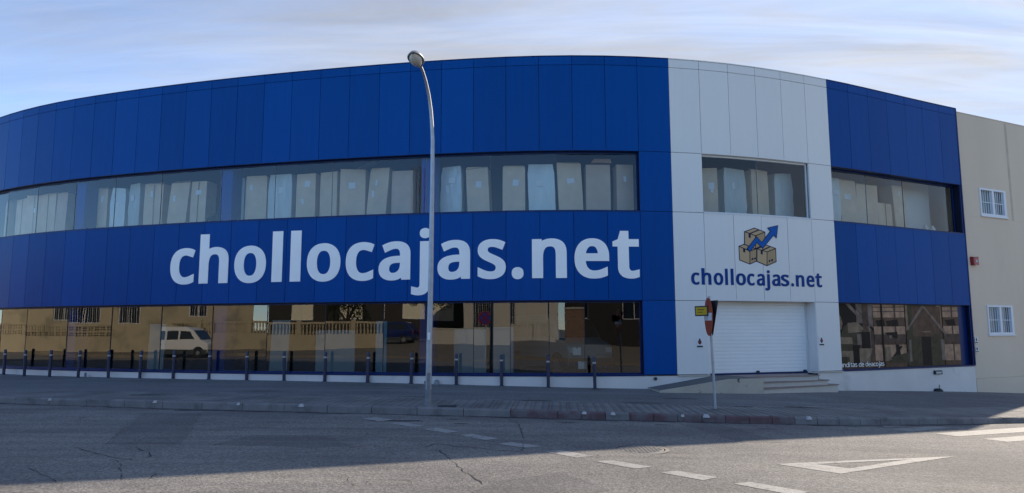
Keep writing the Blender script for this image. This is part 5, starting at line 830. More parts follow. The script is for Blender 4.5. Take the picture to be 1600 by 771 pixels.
def glyph_mesh(name, polys, fmap, o0, o1, m, parent, cuts=True):
    loops = [[Vector((*fmap(p), 0)) for p in q] for q in polys]
    flat = [q for l in loops for q in l]; bm = bmesh.new(); groups = []
    for l in loops:                       # an outline that runs clockwise starts a new body, the others are its holes
        A_ = sum(l[i].x * l[(i + 1) % len(l)].y - l[(i + 1) % len(l)].x * l[i].y for i in range(len(l)))
        if A_ < 0 or not groups: groups.append([l])
        else: groups[-1].append(l)
    for g in groups:
        gf = [q for l in g for q in l]; vs = [bm.verts.new((q.x, 0, q.y)) for q in gf]
        for t in tessellate_polygon(g):
            try: bm.faces.new([vs[i] for i in t])
            except ValueError: pass
    if cuts:
        k = math.floor(min(q.x for q in flat)) + 1
        while k < max(q.x for q in flat):
            bmesh.ops.bisect_plane(bm, geom=bm.verts[:] + bm.edges[:] + bm.faces[:], plane_co=(k, 0, 0), plane_no=(1, 0, 0)); k += 1
    bm.normal_update()
    for fc in bm.faces:
        if fc.normal.y > 0: fc.normal_flip()
    ex = bmesh.ops.extrude_face_region(bm, geom=bm.faces[:])
    newv = {e for e in ex['geom'] if isinstance(e, bmesh.types.BMVert)}
    for q in bm.verts: q.co = F(q.co.x, o1 if q in newv else o0, q.co.z)
    bmesh.ops.recalc_face_normals(bm, faces=bm.faces)
    me = bpy.data.meshes.new(name); bm.to_mesh(me); bm.free(); me.materials.append(M[m])
    return link(bpy.data.objects.new(name, me), parent)
XH, DX, DY = 0.3545, 0.0273, 0.015
def letter(ch, s0, s1, base, xh, m, parent, o1):
    q = GL['B'][ch]; xs = [p[0] for l in q for p in l]; a, d = min(xs), max(xs)
    k = xh / (XH + 2 * DY)
    return glyph_mesh('letter', q, lambda p: (s0 + (p[0] - a) / (d - a) * (s1 - s0), base + (p[1] + DY) * k), 0.0035, o1, m, parent)
big = [('c', 8.732, 9.686), ('h', 9.861, 10.947), ('o', 11.171, 12.304), ('l', 12.516, 12.879), ('l', 13.153, 13.513), ('o', 13.725, 14.845), ('c', 15.021, 15.943), ('a', 16.089, 17.089), ('j', 17.123, 17.72), ('a', 17.932, 18.922), ('s', 19.151, 19.991), ('.', 20.166, 20.513), ('n', 20.765, 21.783), ('e', 22.01, 23.032), ('t', 23.141, 23.935)]
sg = thing('facade_lettering', F(16.4, 0, 3.2), 'large white web address lettering across the blue panels', 'lettering')
for ch, a, d in big: letter(ch, a, d, 3.222, 1.135, 'letter', sg, 0.016)
small = [('c', 25.527, 25.792), ('h', 25.861, 26.179), ('o', 26.258, 26.576), ('l', 26.641, 26.732), ('l', 26.83, 26.925), ('o', 27.006, 27.357), ('c', 27.396, 27.666), ('a', 27.743, 28.037), ('j', 28.045, 28.233), ('a', 28.311, 28.624), ('s', 28.653, 28.965), ('.', 29.042, 29.151), ('n', 29.234, 29.577), ('e', 29.665, 29.991), ('t', 30.037, 30.311)]
sg = thing('facade_lettering', F(28, 0, 3.0), 'small blue web address lettering on the silver bay above the roller door', 'lettering')
for ch, a, d in small: letter(ch, a, d, 3.042, 0.352, 'letter_blue', sg, 0.012)
LG = {'t_top': [(27.377, 4.685), (27.733, 4.813), (28.116, 4.702), (27.76, 4.576)], 't_left': [(27.377, 4.685), (27.76, 4.576), (27.74, 4.175), (27.358, 4.295)], 't_right': [(27.76, 4.576), (28.116, 4.702), (28.095, 4.321), (27.74, 4.175)], 't_tape': [(27.506, 4.634), (27.871, 4.772), (27.925, 4.754), (27.567, 4.616)], 't_tab': [(27.514, 4.634), (27.59, 4.613), (27.584, 4.493), (27.508, 4.513)], 'l_top': [(27.155, 4.228), (27.358, 4.302), (27.787, 4.176), (27.542, 4.098)], 'l_left': [(27.155, 4.228), (27.542, 4.098), (27.522, 3.693), (27.159, 3.809)], 'l_right': [(27.542, 4.098), (27.787, 4.176), (27.767, 3.793), (27.522, 3.693)], 'l_tab': [(27.303, 4.18), (27.378, 4.156), (27.373, 4.04), (27.297, 4.064)], 'r_top': [(27.798, 4.17), (28.143, 4.303), (28.5, 4.209), (28.164, 4.089)], 'r_left': [(27.798, 4.17), (28.164, 4.089), (28.141, 3.66), (27.778, 3.783)], 'r_right': [(28.164, 4.089), (28.5, 4.209), (28.498, 3.798), (28.141, 3.66)], 'r_tape': [(27.933, 4.137), (28.281, 4.268), (28.338, 4.253), (28.003, 4.12)], 'r_tab': [(27.929, 4.141), (28.003, 4.123), (27.996, 3.996), (27.923, 4.02)], 'arrow': [(27.441, 4.165), (27.79, 4.551), (27.977, 4.377), (28.323, 4.735), (28.226, 4.839), (28.616, 4.932), (28.544, 4.542), (28.441, 4.622), (27.998, 4.19), (27.8, 4.37), (27.533, 4.075)], 'mk1': [(27.593, 3.871), (27.648, 3.889), (27.645, 3.833), (27.59, 3.814)], 'mk2': [(27.687, 3.89), (27.742, 3.908), (27.739, 3.855), (27.684, 3.837)], 'mk3': [(28.216, 3.833), (28.274, 3.851), (28.271, 3.791), (28.213, 3.776)], 'mk4': [(28.307, 3.859), (28.374, 3.881), (28.371, 3.817), (28.304, 3.799)]}
lg = thing('logo_emblem', F(27.8, 0, 3.7), 'emblem of three stacked cartons with a rising blue arrow on the silver bay', 'logo')
ident = lambda p: p
def outline(poly, w):
    out = []
    for i in range(len(poly)):
        a, d = Vector(poly[i]), Vector(poly[(i + 1) % len(poly)]); t = (d - a).normalized(); n = Vector((-t.y, t.x)) * w; e = t * w * .8
        out.append([tuple(a + n - e), tuple(d + n + e), tuple(d - n + e), tuple(a - n - e)])
    return out
def sheet_polys(name, polys, m, parent, o0, o1):
    mb = MB()
    for q in polys:
        A_ = sum(q[i][0] * q[(i + 1) % len(q)][1] - q[(i + 1) % len(q)][0] * q[i][1] for i in range(len(q)))
        if A_ < 0: q = q[::-1]
        # split at panel seams
        bm = bmesh.new(); bm.faces.new([bm.verts.new((x, 0, z)) for x, z in q])
        k = math.floor(min(x for x, z in q)) + 1
        while k < max(x for x, z in q):
            bmesh.ops.bisect_plane(bm, geom=bm.verts[:] + bm.edges[:] + bm.faces[:], plane_co=(k, 0, 0), plane_no=(1, 0, 0)); k += 1
        for fc in bm.faces:
            vs = [(v_.co.x, v_.co.z) for v_ in fc.verts]; n = len(vs); b0 = len(mb.v)
            mb.v += [tuple(F(x, o0, z)) for x, z in vs] + [tuple(F(x, o1, z)) for x, z in vs]
            mb.f.append(tuple(b0 + n + i for i in range(n))); mb.m.append(0)
            for i in range(n): mb.f.append((b0 + i, b0 + (i + 1) % n, b0 + n + (i + 1) % n, b0 + n + i)); mb.m.append(0)
        bm.free()
    return mb.build(name, m, parent)
for i, (key, tape) in enumerate((('l', None), ('r', 'r_tape'), ('t', 't_tape'))):
    o_ = 0.004 + 0.004 * i
    bx = sheet_polys('box_face', [LG[key + '_top'], LG[key + '_left']], 'kraft_print', lg, 0.003, o_)
    sheet_polys('box_side', [LG[key + '_right']], 'kraft_print2', lg, 0.003, o_)
    sheet_polys('box_outline', outline(LG[key + '_top'], .013) + outline(LG[key + '_left'], .013) + outline(LG[key + '_right'], .013), 'navy', lg, 0.003, o_ + 0.0012)
    sheet_polys('box_tape', [LG[key + '_tab']] + ([LG[tape]] if tape else []), 'navy', lg, 0.003, o_ + 0.002)
sheet_polys('box_marks', [LG['mk1'], LG['mk2'], LG['mk3'], LG['mk4']], 'navy', lg, 0.003, 0.0125)
glyph_mesh('arrow', [LG['arrow']], ident, 0.003, 0.019, 'arrow', lg)
sheet_polys('arrow_outline', outline(LG['arrow'], .010), 'navy', lg, 0.003, 0.0205)

# ------------------------------------------------------------------ printed film over the lower right window
PXX = [1309, 1325, 1345, 1365, 1385, 1405, 1430, 1455, 1480, 1503]; PSS = [31.02, 31.42, 32.0, 32.6, 33.21, 33.88, 34.74, 35.62, 36.53, 37.42]
def pz(x, y, ox=1300.0):     # picture layout of the print, measured on the window
    px = ox + x / 6.425; s_ = float(np.interp(px, PXX, PSS)); top = 473.6 + (px - 1309) * 0.030; bot = 577.5 - (px - 1309) * 0.031
    return (s_, 2.545 - (465 + y / 6.425 - top) / (bot - top) * 2.10)
PR = MB(); prn = [0]
PM = ['p_mid', 'p_dark', 'p_light', 'p_green', 'p_kraft', 'p_beam', 'p_rust']
def pp(mi, pts, ox=1300.0):
    prn[0] += 1; o_ = -0.152 + 0.0006 * prn[0]
    q = [pz(x, y, ox) for x, y in pts]; q = [(min(max(a, 31.03), 37.9), min(max(z, 0.44), 2.54)) for a, z in q]
    PR.poly([F(a, o_, z) for a, z in q], mi)
def pr_(mi, x0, y0, x1, y1, ox=1300.0): pp(mi, [(x0, y0), (x1, y0), (x1, y1), (x0, y1)], ox)
pr_(0, 60, 40, 330, 740); pr_(0, 330, 40, 640, 740); pr_(0, 640, 40, 1000, 740); pr_(0, 1000, 40, 1330, 740)
pr_(1, 60, 50, 340, 420); pr_(1, 60, 380, 420, 700)
pr_(5, 280, 60, 340, 260); pr_(6, 345, 60, 405, 300); pr_(5, 405, 60, 455, 520); pr_(6, 420, 330, 460, 520)
pp(5, [(170, 60), (215, 60), (470, 375), (450, 372)]); pp(1, [(215, 62), (250, 62), (500, 372), (472, 376)])
pp(4, [(70, 160), (110, 190), (130, 260), (110, 330), (66, 300)])
pp(3, [(130, 300), (190, 260), (200, 420), (90, 420)])
pp(4, [(185, 255), (290, 250), (345, 310), (330, 350), (185, 360)]); pr_(3, 190, 358, 322, 480)
pr_(4, 85, 402, 225, 470); pr_(3, 88, 470, 222, 540); pr_(4, 80, 540, 245, 665); pr_(3, 80, 600, 185, 690)
pr_(1, 225, 480, 300, 690); pr_(5, 275, 370, 320, 480); pr_(1, 322, 350, 412, 520)
pr_(4, 290, 515, 430, 640); pp(5, [(290, 640), (430, 640), (420, 655), (300, 660)]); pp(6, [(430, 515), (560, 530), (560, 650), (400, 600)]); pr_(0, 400, 600, 480, 690)
# the bright rack, shown twice left and right of a grey gable
for ox, x0, x1 in ((1300.0, 455, 775), (1480.0, 0, 160)):
    pr_(2, x0, 72, x1, 205, ox); pr_(0, x0, 205, x1, 290, ox); pr_(2, x0, 295, x1, 375, ox); pr_(6, x0, 375, x1, 460, ox); pr_(2, x0, 480, x1, 640, ox); pr_(0, x0, 640, x1, 710, ox)
    for y in (95, 140): pr_(6, x0, y, x1, y + 8, ox)
    for x in range(int(x0) + 80, int(x1), 135): pr_(6, x, 72, x + 14, 640, ox)
    pp(1, [(x0 + 20, 235), (x0 + 110, 225), (x0 + 120, 290), (x0 + 40, 295)], ox)
pp(1, [(590, 240), (700, 225), (710, 295), (600, 295)]); pp(1, [(555, 360), (690, 350), (690, 420), (640, 400)])
pp(1, [(615, 620), (715, 490), (735, 495), (640, 625)]); pp(1, [(670, 480), (700, 480), (720, 650), (690, 650)]); pp(3, [(600, 610), (780, 560), (780, 660), (600, 660)])
pr_(5, 604, 385, 634, 415); pr_(4, 560, 500, 615, 630); pr_(1, 538, 70, 552, 700)
pr_(3, 780, 60, 1140, 700); pr_(4, 780, 75, 830, 330); pr_(5, 800, 430, 840, 650); pr_(4, 1095, 75, 1140, 300); pr_(5, 1120, 430, 1155, 640)
pr_(0, 850, 100, 1130, 400); pr_(1, 925, 360, 1020, 690); pr_(3, 1020, 380, 1120, 690); pr_(3, 840, 395, 925, 690)
pp(5, [(945, 90), (960, 110), (800, 330), (770, 345)]); pp(5, [(950, 88), (975, 95), (1180, 370), (1165, 385)]); pr_(4, 930, 345, 1020, 358)
pl = PR.build('window_print', PM, bld); pl['label'] = 'brown photographic print of a storeroom filling the window'
c = MB(); fbox(c, 31.0, 37.93, -0.22, -0.16, ZP + .012, ZB - .001); c.build('window_board', 'blue_trim', bld)
tx = MB(); txt = 'anditas de deacojas'; adv = dict(a=.34, n=.37, d=.37, i=.16, t=.24, s=.29, e=.35, c=.29, o=.37, j=.17); adv[' '] = .16
W_ = sum(adv[ch] for ch in txt); cur = 0.0
for ch in txt:
    if ch != ' ':
        q = GL['R'][ch]; mnx = min(p[0] for l in q for p in l); kx = 2.12 / W_; kz = 0.30
        loops = [[Vector((31.03 + (cur + .02 + p[0] - mnx) * kx, .505 + p[1] * kz, 0)) for p in l] for l in q]
        for g_ in ([loops] if ch in 'aeod' else [[l] for l in loops]):
            flat = [v_ for l in g_ for v_ in l]
            for t_ in tessellate_polygon(g_): tx.poly([F(flat[i].x, -0.100, flat[i].y) for i in t_])
    cur += adv[ch]
tx.build('print_lettering', 'letter', bld)

# ------------------------------------------------------------------ small wall plates
def wall_plate(s0, s1, z0, z1, label, grp, red):
    cx, cz = (s0 + s1) / 2, (z0 + z1) / 2
    t = thing('warning_plate', F(cx, .004, z0), label, 'sign', grp)
    c = MB(); fbox(c, s0, s1, .004, .012, z0, z1); c.build('plate', 'sign_white', t)
    w, hh = s1 - s0, z1 - z0
    ring = [(cx + w * .28 * math.cos(a_), z0 + hh * .58 + hh * .24 * math.sin(a_)) for a_ in [k * math.pi / 6 for k in range(12)]]
    sheet_polys('hand_symbol', [ring, [(cx - w * .12, z0 + hh * .80), (cx + w * .12, z0 + hh * .80), (cx + w * .12, z0 + hh * .93), (cx - w * .12, z0 + hh * .93)]], 'plate_red' if red else 'black', t, .013, .0145)
    sheet_polys('caption_bar', [[(cx - w * .46, z0 + hh * .08), (cx + w * .46, z0 + hh * .08), (cx + w * .46, z0 + hh * .24), (cx - w * .46, z0 + hh * .24)]], 'black', t, .013, .0146)
wall_plate(25.63, 25.83, 1.17, 1.47, 'small white warning plate on the silver wall left of the roller door', None, True)
wall_plate(29.885 + .17, 30.06 + .2, 1.19, 1.47, 'small white warning plate on the silver wall right of the roller door', None, True)
wall_plate(38.10, 38.26, 1.19, 1.42, 'upper small white plate on the beige wall beside the blue edge', None, False)
wall_plate(38.10, 38.26, 0.86, 1.09, 'lower small white plate on the beige wall beside the blue edge', None, False)
# fixtures on the plinth
q = F(24.33, 0.0, .3); t = thing('wall_vent', q, 'small dark round vent in the cream plinth by the ramp', 'vent')
n_ = (F(24.33, .1) - F(24.33, 0)).normalized()
c = MB(); c.tube([q, q + n_ * .035], .055, 16); c.build('pipe_rim', 'galv_dark', t)
c = MB(); c.tube([q + n_ * .03, q + n_ * .038], .042, 16); c.build('opening', 'black', t)
t = thing('bulkhead_light', F(35.8, 0, .15), 'dark rectangular wall light on the plinth right of the steps', 'wall light')
c = MB(); fbox(c, 35.61, 35.99, -.01, .06, .16, .275); c.build('housing', 'black', t, bevel=0.01)
c = MB(); fbox(c, 35.65, 35.95, .061, .066, .18, .245); c.build('lens', 'board', t)
q = F(35.7, .02, pave_z(F(35.7).x, F(35.7).y)); t = thing('drain_outlet', q, 'broken dark drain outlet at the foot of the plinth', 'drain')
c = MB(); c.lathe([(.16, 0), (.15, .05), (.10, .10), (.005, .11)], 12, (q.x, q.y - .05, q.z)); c.build('mouth', 'rubber', t, smooth=True)
c = MB(); fbox(c, 35.86, 35.885, .0, .015, q.z, q.z + .22); c.build('pipe', 'galv_dark', t)
q = F(17.95, .06, 0); q.z = pave_z(q.x, q.y); t = thing('rubble_lump', q, 'small dark lump of rubble at the plinth beside the lamp post', 'rubble')
blob('lump', q.x, q.y, q.z, .12, 'galv_dark', t, 1.0)
q = F(5.55, .12, 0); q.z = pave_z(q.x, q.y); t = thing('pipe_stub', q, 'short grey pipe stub at the plinth near the left bollards', 'pipe')
c = MB(); c.tube([q, q + Vector((0, 0, .14))], .035, 12); c.build('stub', 'galv_dark', t)
blob('mortar', q.x + .12, q.y, q.z, .06, 'litter', t, .8)

# ------------------------------------------------------------------ cartons behind the upper windows
CR = random.Random(21)
FLOOR = 5.092
def carton(s0, s1, ztop, kind, lean, label, stickers=1, off=-0.9, group='tall cartons behind the upper windows'):
    dep = 0.5; sm = (s0 + s1) / 2; tw = CR.uniform(-.13, .13); ztop += CR.uniform(-.07, .05); s0 += CR.uniform(.015, .06); s1 -= CR.uniform(.03, .09)
    t = thing('carton', F(sm, off - dep / 2, FLOOR), label, 'carton', group)
    hgt = ztop - FLOOR; N_ = 7; mb = MB(); w = s1 - s0; rings = []
    pj = [CR.uniform(-.02, .02) for _ in range(4)]
    for i in range(N_):
        f_ = i / (N_ - 1); bul = (0.02 if kind == 'wrap' else 0.006) * math.sin(f_ * math.pi) + (CR.uniform(-.012, .012) if kind == 'wrap' else 0)
        sh_ = lean * (f_ - .5)
        ins = (0.035 if (kind == 'wrap' and i == N_ - 1) else 0.0)
        z = FLOOR + hgt * f_
        rings.append([F(s0 + sh_ - bul + ins, off + tw + bul, z + (pj[0] if i == N_ - 1 else 0)), F(s1 + sh_ + bul - ins, off - tw + bul, z + (pj[1] if i == N_ - 1 else 0)), F(s1 + sh_ - ins, off - dep, z), F(s0 + sh_ + ins, off - dep, z)])
    for i in range(N_ - 1):
        for k in range(4): mb.poly([rings[i][k], rings[i][(k + 1) % 4], rings[i + 1][(k + 1) % 4], rings[i + 1][k]])
    mb.poly(rings[0][::-1]); mb.poly(rings[-1])
    me = mb.mesh('body', {'k': 'kraft', 'd': 'kraft_d', 'wrap': 'wrap'}[kind])
    bm = bmesh.new(); bm.from_mesh(me); bmesh.ops.remove_doubles(bm, verts=bm.verts, dist=1e-4); bmesh.ops.recalc_face_normals(bm, faces=bm.faces); bm.to_mesh(me); bm.free()
    body = link(bpy.data.objects.new('body', me), t)
    def patch(name, a, d, z0, z1, m, o_, rot=0.0):
        mb = MB(); cxx, czz = (a + d) / 2, (z0 + z1) / 2; q = []
        for x, z in ((a, z0), (d, z0), (d, z1), (a, z1)):
            dx, dz = x - cxx, z - czz; x2 = cxx + dx * math.cos(rot) - dz * math.sin(rot); z2 = czz + dx * math.sin(rot) + dz * math.cos(rot)
            f2 = (z2 - FLOOR) / hgt; fr = (x2 - s0) / w
            q.append(F(x2 + lean * (f2 - .5), off + tw * (1 - 2 * fr) + o_, z2))
        mb.poly(q); mb.build(name, m, body)
    if kind != 'wrap' and w > .5 and CR.random() < .35: patch('tape_strip', sm - .025, sm + .025, FLOOR, ztop - .02, 'tape', .012)
    for k in range(stickers):
        a = s0 + w * CR.uniform(.18, .55); zz = ztop - CR.uniform(.2, .55) - .3 * k; ww, hh = CR.choice(((.10, .22), (.2, .2), (.24, .16), (.09, .17)))
        patch('sticker', a, a + ww, zz - hh, zz, 'paper', .03 if kind == 'wrap' else .018, CR.uniform(-.15, .15))
    # folded top flaps on some
    if kind in 'kd' and CR.random() < .5 and hgt > 1.2:
        mb = MB(); mb.poly([F(s0 + lean / 2, off + tw, ztop), F(s1 + lean / 2, off - tw, ztop), F(s1 + lean / 2 - .05, off - .12, ztop + .06), F(s0 + lean / 2 + .04, off - .12, ztop + .07)]); mb.build('flap', {'k': 'kraft', 'd': 'kraft_d'}[kind], body)
    return t
ordn = ['first', 'second', 'third', 'fourth', 'fifth', 'sixth', 'seventh', 'eighth', 'ninth', 'tenth']
bays = [
 ('left of the first blue pillar', [(-2.3, -1.6, 6.9, 'k', 0, 1), (-1.5, -1.05, 6.9, 'wrap', 0, 1), (-1.0, -.03, 6.91, 'k', 0, 0), (-.02, .86, 6.92, 'k', 0, 1), (.88, 1.95, 6.92, 'k', 0, 0), (1.98, 2.60, 6.86, 'd', .08, 0)]),
 ('between the first and second blue pillars', [(3.30, 4.13, 6.87, 'k', .22, 0), (4.16, 4.79, 6.9, 'k', 0, 1), (5.04, 5.70, 6.88, 'wrap', 0, 1), (5.75, 6.52, 6.88, 'wrap', 0, 1), (6.56, 7.46, 6.89, 'k', 0, 1), (7.65, 8.50, 6.86, 'k', .16, 1), (8.55, 9.28, 6.88, 'k', 0.03, 1)]),
 ('between the second and third blue pillars', [(9.95, 10.79, 6.85, 'wrap', 0, 2), (10.87, 11.61, 6.83, 'k', 0, 1), (11.65, 12.68, 6.89, 'wrap', 0, 1), (12.72, 13.50, 6.86, 'k', 0, 2), (13.53, 14.31, 6.88, 'k', 0, 0), (14.35, 15.2, 6.86, 'k', 0, 1), (15.25, 16.06, 6.82, 'k', .14, 2), (16.09, 16.91, 6.84, 'd', 0, 0)]),
 ('right of the third blue pillar', [(17.72, 18.52, 6.84, 'wrap', 0, 2), (18.57, 19.43, 6.83, 'k', -.08, 1), (19.77, 20.56, 6.82, 'k', 0, 1), (20.60, 21.51, 6.82, 'wrap', -.06, 1), (21.55, 22.42, 6.84, 'k', -.08, 1), (22.46, 23.39, 6.84, 'd', 0, 0), (23.48, 24.15, 6.81, 'd', 0, 1)]),
]
for bay, lst in bays:
    for i, (a, d, zt, kd, ln, stk) in enumerate(lst):
        desc = {'k': 'kraft carton', 'd': 'brown carton', 'wrap': 'plastic-wrapped carton'}[kd] + (' leaning right' if ln > .1 else ' leaning left' if ln < -.05 else '')
        if bay.startswith('left'): lab = '%s upstairs, %s box %s' % (desc, 'next to' if i == len(lst) - 1 else ordn[len(lst) - 1 - i], bay if i < len(lst) - 1 else 'the first blue pillar on its left')
        else: lab = '%s upstairs, %s from left, %s' % (desc, ordn[i], bay)
        carton(a, d, zt, kd, ln, lab, stk)
for i, (a, d, zt, kd, ln, stk) in enumerate([(26.48, 27.08, 6.86, 'k', 0, 2), (27.2, 28.30, 6.9, 'wrap', 0, 1), (28.35, 29.24, 6.91, 'k', 0, 0), (29.42, 30.19, 6.86, 'wrap', 0, 0)]):
    carton(a, d, zt, kd, ln, '%s, %s from the left in the silver bay window' % ({'k': 'tall kraft carton', 'wrap': 'tall carton in pale plastic wrap'}[kd], ordn[i]), stk, group='cartons in the silver bay window')
for i, (a, d, zt, kd, ln, stk, lab) in enumerate([(31.95, 32.44, 6.97, 'wrap', 0, 1, 'narrow wrapped carton at the left edge of the right upper window'), (32.48, 33.36, 6.92, 'k', -.06, 2, 'tall kraft carton with two stickers in the right upper window'), (33.40, 34.40, 6.89, 'k', .05, 0, 'plain kraft carton wider at the top in the right upper window'), (34.49, 35.26, 6.23, 'k', 0, 0, 'short kraft carton, lowest in the right upper window'), (35.31, 36.15, 6.95, 'k', -.12, 1, 'rightmost tall kraft carton in the right upper window')]):
    carton(a, d, zt, kd, ln, lab, stk, group='cartons in the right upper window')
# odds and ends up there
t = thing('paper_roll', F(15.0, -1.15, 6.87), 'bent cream card sheet lying on top of a carton upstairs', 'card sheet')
mb = MB()
pts = [(14.75 + .09 * k, -1.05 - .02 * k, 6.875 + .30 * math.sin(k / 7 * 1.5)) for k in range(8)]
for k in range(7):
    a, d = pts[k], pts[k + 1]; q = [F(a[0], a[1], a[2]), F(d[0], d[1], d[2]), F(d[0], d[1] - .35, d[2]), F(a[0], a[1] - .35, a[2])]
    mb.hexa([q[0], q[1], q[2], q[3]] + [x + Vector((0, 0, .012)) for x in q])
mb.build('card', 'board', t)
t = thing('flat_carton', F(23.05, -1.1, 6.86), 'flat folded carton lying on top of the brown carton near the window end', 'carton')
mb = MB(); fbox(mb, 22.72, 23.36, -1.3, -.92, 6.90, 6.96); mb.build('lower_sheet', 'kraft_d', t); mb = MB(); fbox(mb, 22.78, 23.33, -1.28, -.9, 6.962, 7.01); mb.build('upper_sheet', 'kraft', t)
t = thing('black_sheet', F(9.75, -.7, FLOOR), 'crumpled black plastic sheet slumped against the second blue pillar upstairs', 'plastic sheet')
mb = MB(); nx, nz = 9, 7; vv = []
for j in range(nz):
    for i in range(nx):
        fx, fj = i / (nx - 1), j / (nz - 1); zz = FLOOR + .62 * fj * (0.55 + .45 * math.sin(fx * 2.6)) + .02 * CR.random()
        vv.append(F(9.35 + .75 * fx, -.62 - .25 * fj + .06 * math.sin(fx * 14 + j) + .03 * CR.random(), zz))
for j in range(nz - 1):
    for i in range(nx - 1): mb.poly([vv[j * nx + i], vv[j * nx + i + 1], vv[(j + 1) * nx + i + 1], vv[(j + 1) * nx + i]])
mb.build('sheet', 'black_plastic', t, smooth=True)
for i, (s_, lab) in enumerate(((36.55, 'left of two pale jars on the sill of the right upper window'), (36.95, 'right of two pale jars on the sill of the right upper window'))):
    q = F(s_, -.5, FLOOR); t = thing('glass_jar', q, lab, 'jar', 'jars on the window sill')
    mb = MB(); mb.box(q.x - .2, q.x + .2, q.y - .05, q.y + .2, FLOOR, FLOOR + .12); mb.build('stand', 'board', t)
    mb = MB(); mb.lathe([(.09, 0), (.10, .05), (.10, .20), (.05, .25), (.05, .30)], 14, (q.x, q.y + .05, FLOOR + .121)); mb.build('jar', 'paper', t, smooth=True)

# ------------------------------------------------------------------ things inside the shop
def board(s0, s1, z1, off, m, label, lean=0.0, z0=.332):
    t = thing('display_board', F((s0 + s1) / 2, off, z0), label, 'board', 'boards standing in the shop window')
    mb = MB(); c8 = []
    for z, l_ in ((z0, 0.0), (z1, lean)):
        c8 += [F(s0 + l_, off, z), F(s1 + l_, off, z), F(s1 + l_, off - .05, z), F(s0 + l_, off - .05, z)]
    mb.hexa(c8); bd = mb.build('sheet', m, t)
    mb = MB(); fbox(mb, s0 + .05, s1 - .05, off - .5, off - .052, z0, z0 + .04); mb.build('foot', 'galv_dark', t)
board(6.9, 7.6, 1.95, -1.1, 'board', 'pale upright board in the shop window left of the white van reflection', .06)
board(11.9, 12.55, 2.05, -1.0, 'board', 'pale upright board in the shop window right of the second blue pillar', .08)
board(13.3, 14.7, 1.72, -1.5, 'board', 'wide low pale board standing deeper in the shop')
board(15.72, 16.08, 2.0, -.8, 'board_blue', 'narrow light blue panel standing in the shop window')
board(18.15, 19.2, 1.75, -1.3, 'board', 'pale board in the shop window just right of the lamp post')
board(19.45, 20.1, 1.8, -1.2, 'board', 'second pale board right of the lamp post in the shop window')
for i, (s0, z0, lab) in enumerate(((21.95, .98, 'upper sheet of white paper taped inside the shop glass'), (22.1, .58, 'lower sheet of white paper taped inside the shop glass'))):
    t = thing('paper_sheet', F(s0, -.24, z0), lab, 'paper', 'papers taped to the shop glass')
    mb = MB(); fbox(mb, s0, s0 + .24, -.232, -.23, z0, z0 + .22); mb.build('page', 'paper', t)
    mb = MB(); fbox(mb, s0 + .10, s0 + .14, -.2285, -.228, z0 + .19, z0 + .235); mb.build('tape', 'tape', t)

# ------------------------------------------------------------------ bollards
bs = [(-17.94, 25.35), (-16.7, 24.6), (-15.53, 24.12), (-14.3, 23.68), (-13.2, 23.49), (-12.07, 23.3), (-10.86, 23.02), (-9.57, 22.68), (-8.24, 22.3), (-6.99, 22.03), (-5.66, 21.7), (-4.31, 21.41), (-2.98, 21.18), (-1.63, 20.94), (-0.31, 20.78), (1.03, 20.61), (2.35, 20.48)]
def bol_label(i):
    n = len(bs)
    if i == n - 1: return 'dark blue bollard nearest the ramp, rightmost of the row'
    if i > 12: return 'dark blue bollard, %s right of the lamp post' % ordn[i - 13]
    if i == 12: return 'dark blue bollard just left of the lamp post'
    if i > 6: return 'dark blue bollard, %s left of the lamp post' % ordn[12 - i]
    return 'dark blue bollard, %s from the left end of the row' % ordn[i]
B0 = thing('bollard', (0, 0, 0), bol_label(0), 'bollard', 'bollards along the shop window')
m = MB(); m.lathe([(.048, -.25), (.048, .70)], 18); m.build('post', 'bollard', B0, smooth=True)
m = MB(); m.lathe([(.0505, .702), (.0505, .745)], 18); m.build('band', 'bollard_band', B0, smooth=True)
m = MB(); m.lathe([(.048, .747), (.048, .86), (.040, .885), (.002, .893)], 18); m.build('cap', 'bollard', B0, smooth=True)
m = MB(); m.lathe([(.075, -.02), (.075, .008), (.05, .012)], 18); m.build('collar', 'bollard', B0)
for i, (x, y) in enumerate(bs):
    o = B0 if i == 0 else copy_tree(B0, (0, 0, 0))
    o.location = (x, y, pave_z(x, y)); o['label'] = bol_label(i); o.rotation_euler = (rs.uniform(-.022, .022), rs.uniform(-.022, .022), rs.uniform(0, 6))

# ------------------------------------------------------------------ street lamp
lb = Vector((-1.85, 15.87, pave_z(-1.85, 15.87)))
lamp = thing('street_lamp', lb, 'tall grey street lamp with a curved arm at the kerb', 'street lamp')
path = [(-1.85, 15.87, lb.z - .05), (-1.846, 15.87, .6), (-1.838, 15.87, 1.517), (-1.822, 15.87, 2.8), (-1.815, 15.87, 4.4), (-1.813, 15.87, 5.5), (-1.815, 15.87, 6.03), (-1.829, 15.855, 6.33), (-1.854, 15.8, 6.71), (-1.888, 15.67, 7.03), (-1.935, 15.46, 7.29), (-1.975, 15.22, 7.435), (-2.005, 15.0, 7.49)]
rad = [.068, .067, .064, .058, .052, .047, .045, .043, .040, .036, .033, .031, .030]
m = MB(); m.tube(path, rad, 18); m.build('pole', 'galv', lamp, smooth=True)
m = MB(); m.tube([(-1.85, 15.87, lb.z), (-1.8485, 15.87, lb.z + .35)], [.0715, .070], 18); m.build('pole_foot', 'galv_dark', lamp, smooth=True)
m = MB(); m.box(-1.875, -1.80, 15.797, 15.81, .42, .78); m.build('access_door', 'galv_dark', lamp)
m = MB(); m.box(-1.87, -1.815, 15.796, 15.806, 1.5, 1.66); m.build('sticker', 'paper', lamp)
m = MB(); m.box(-1.945, -1.91, 15.85, 15.89, .50, .60); m.build('junction_box', 'galv_dark', lamp)
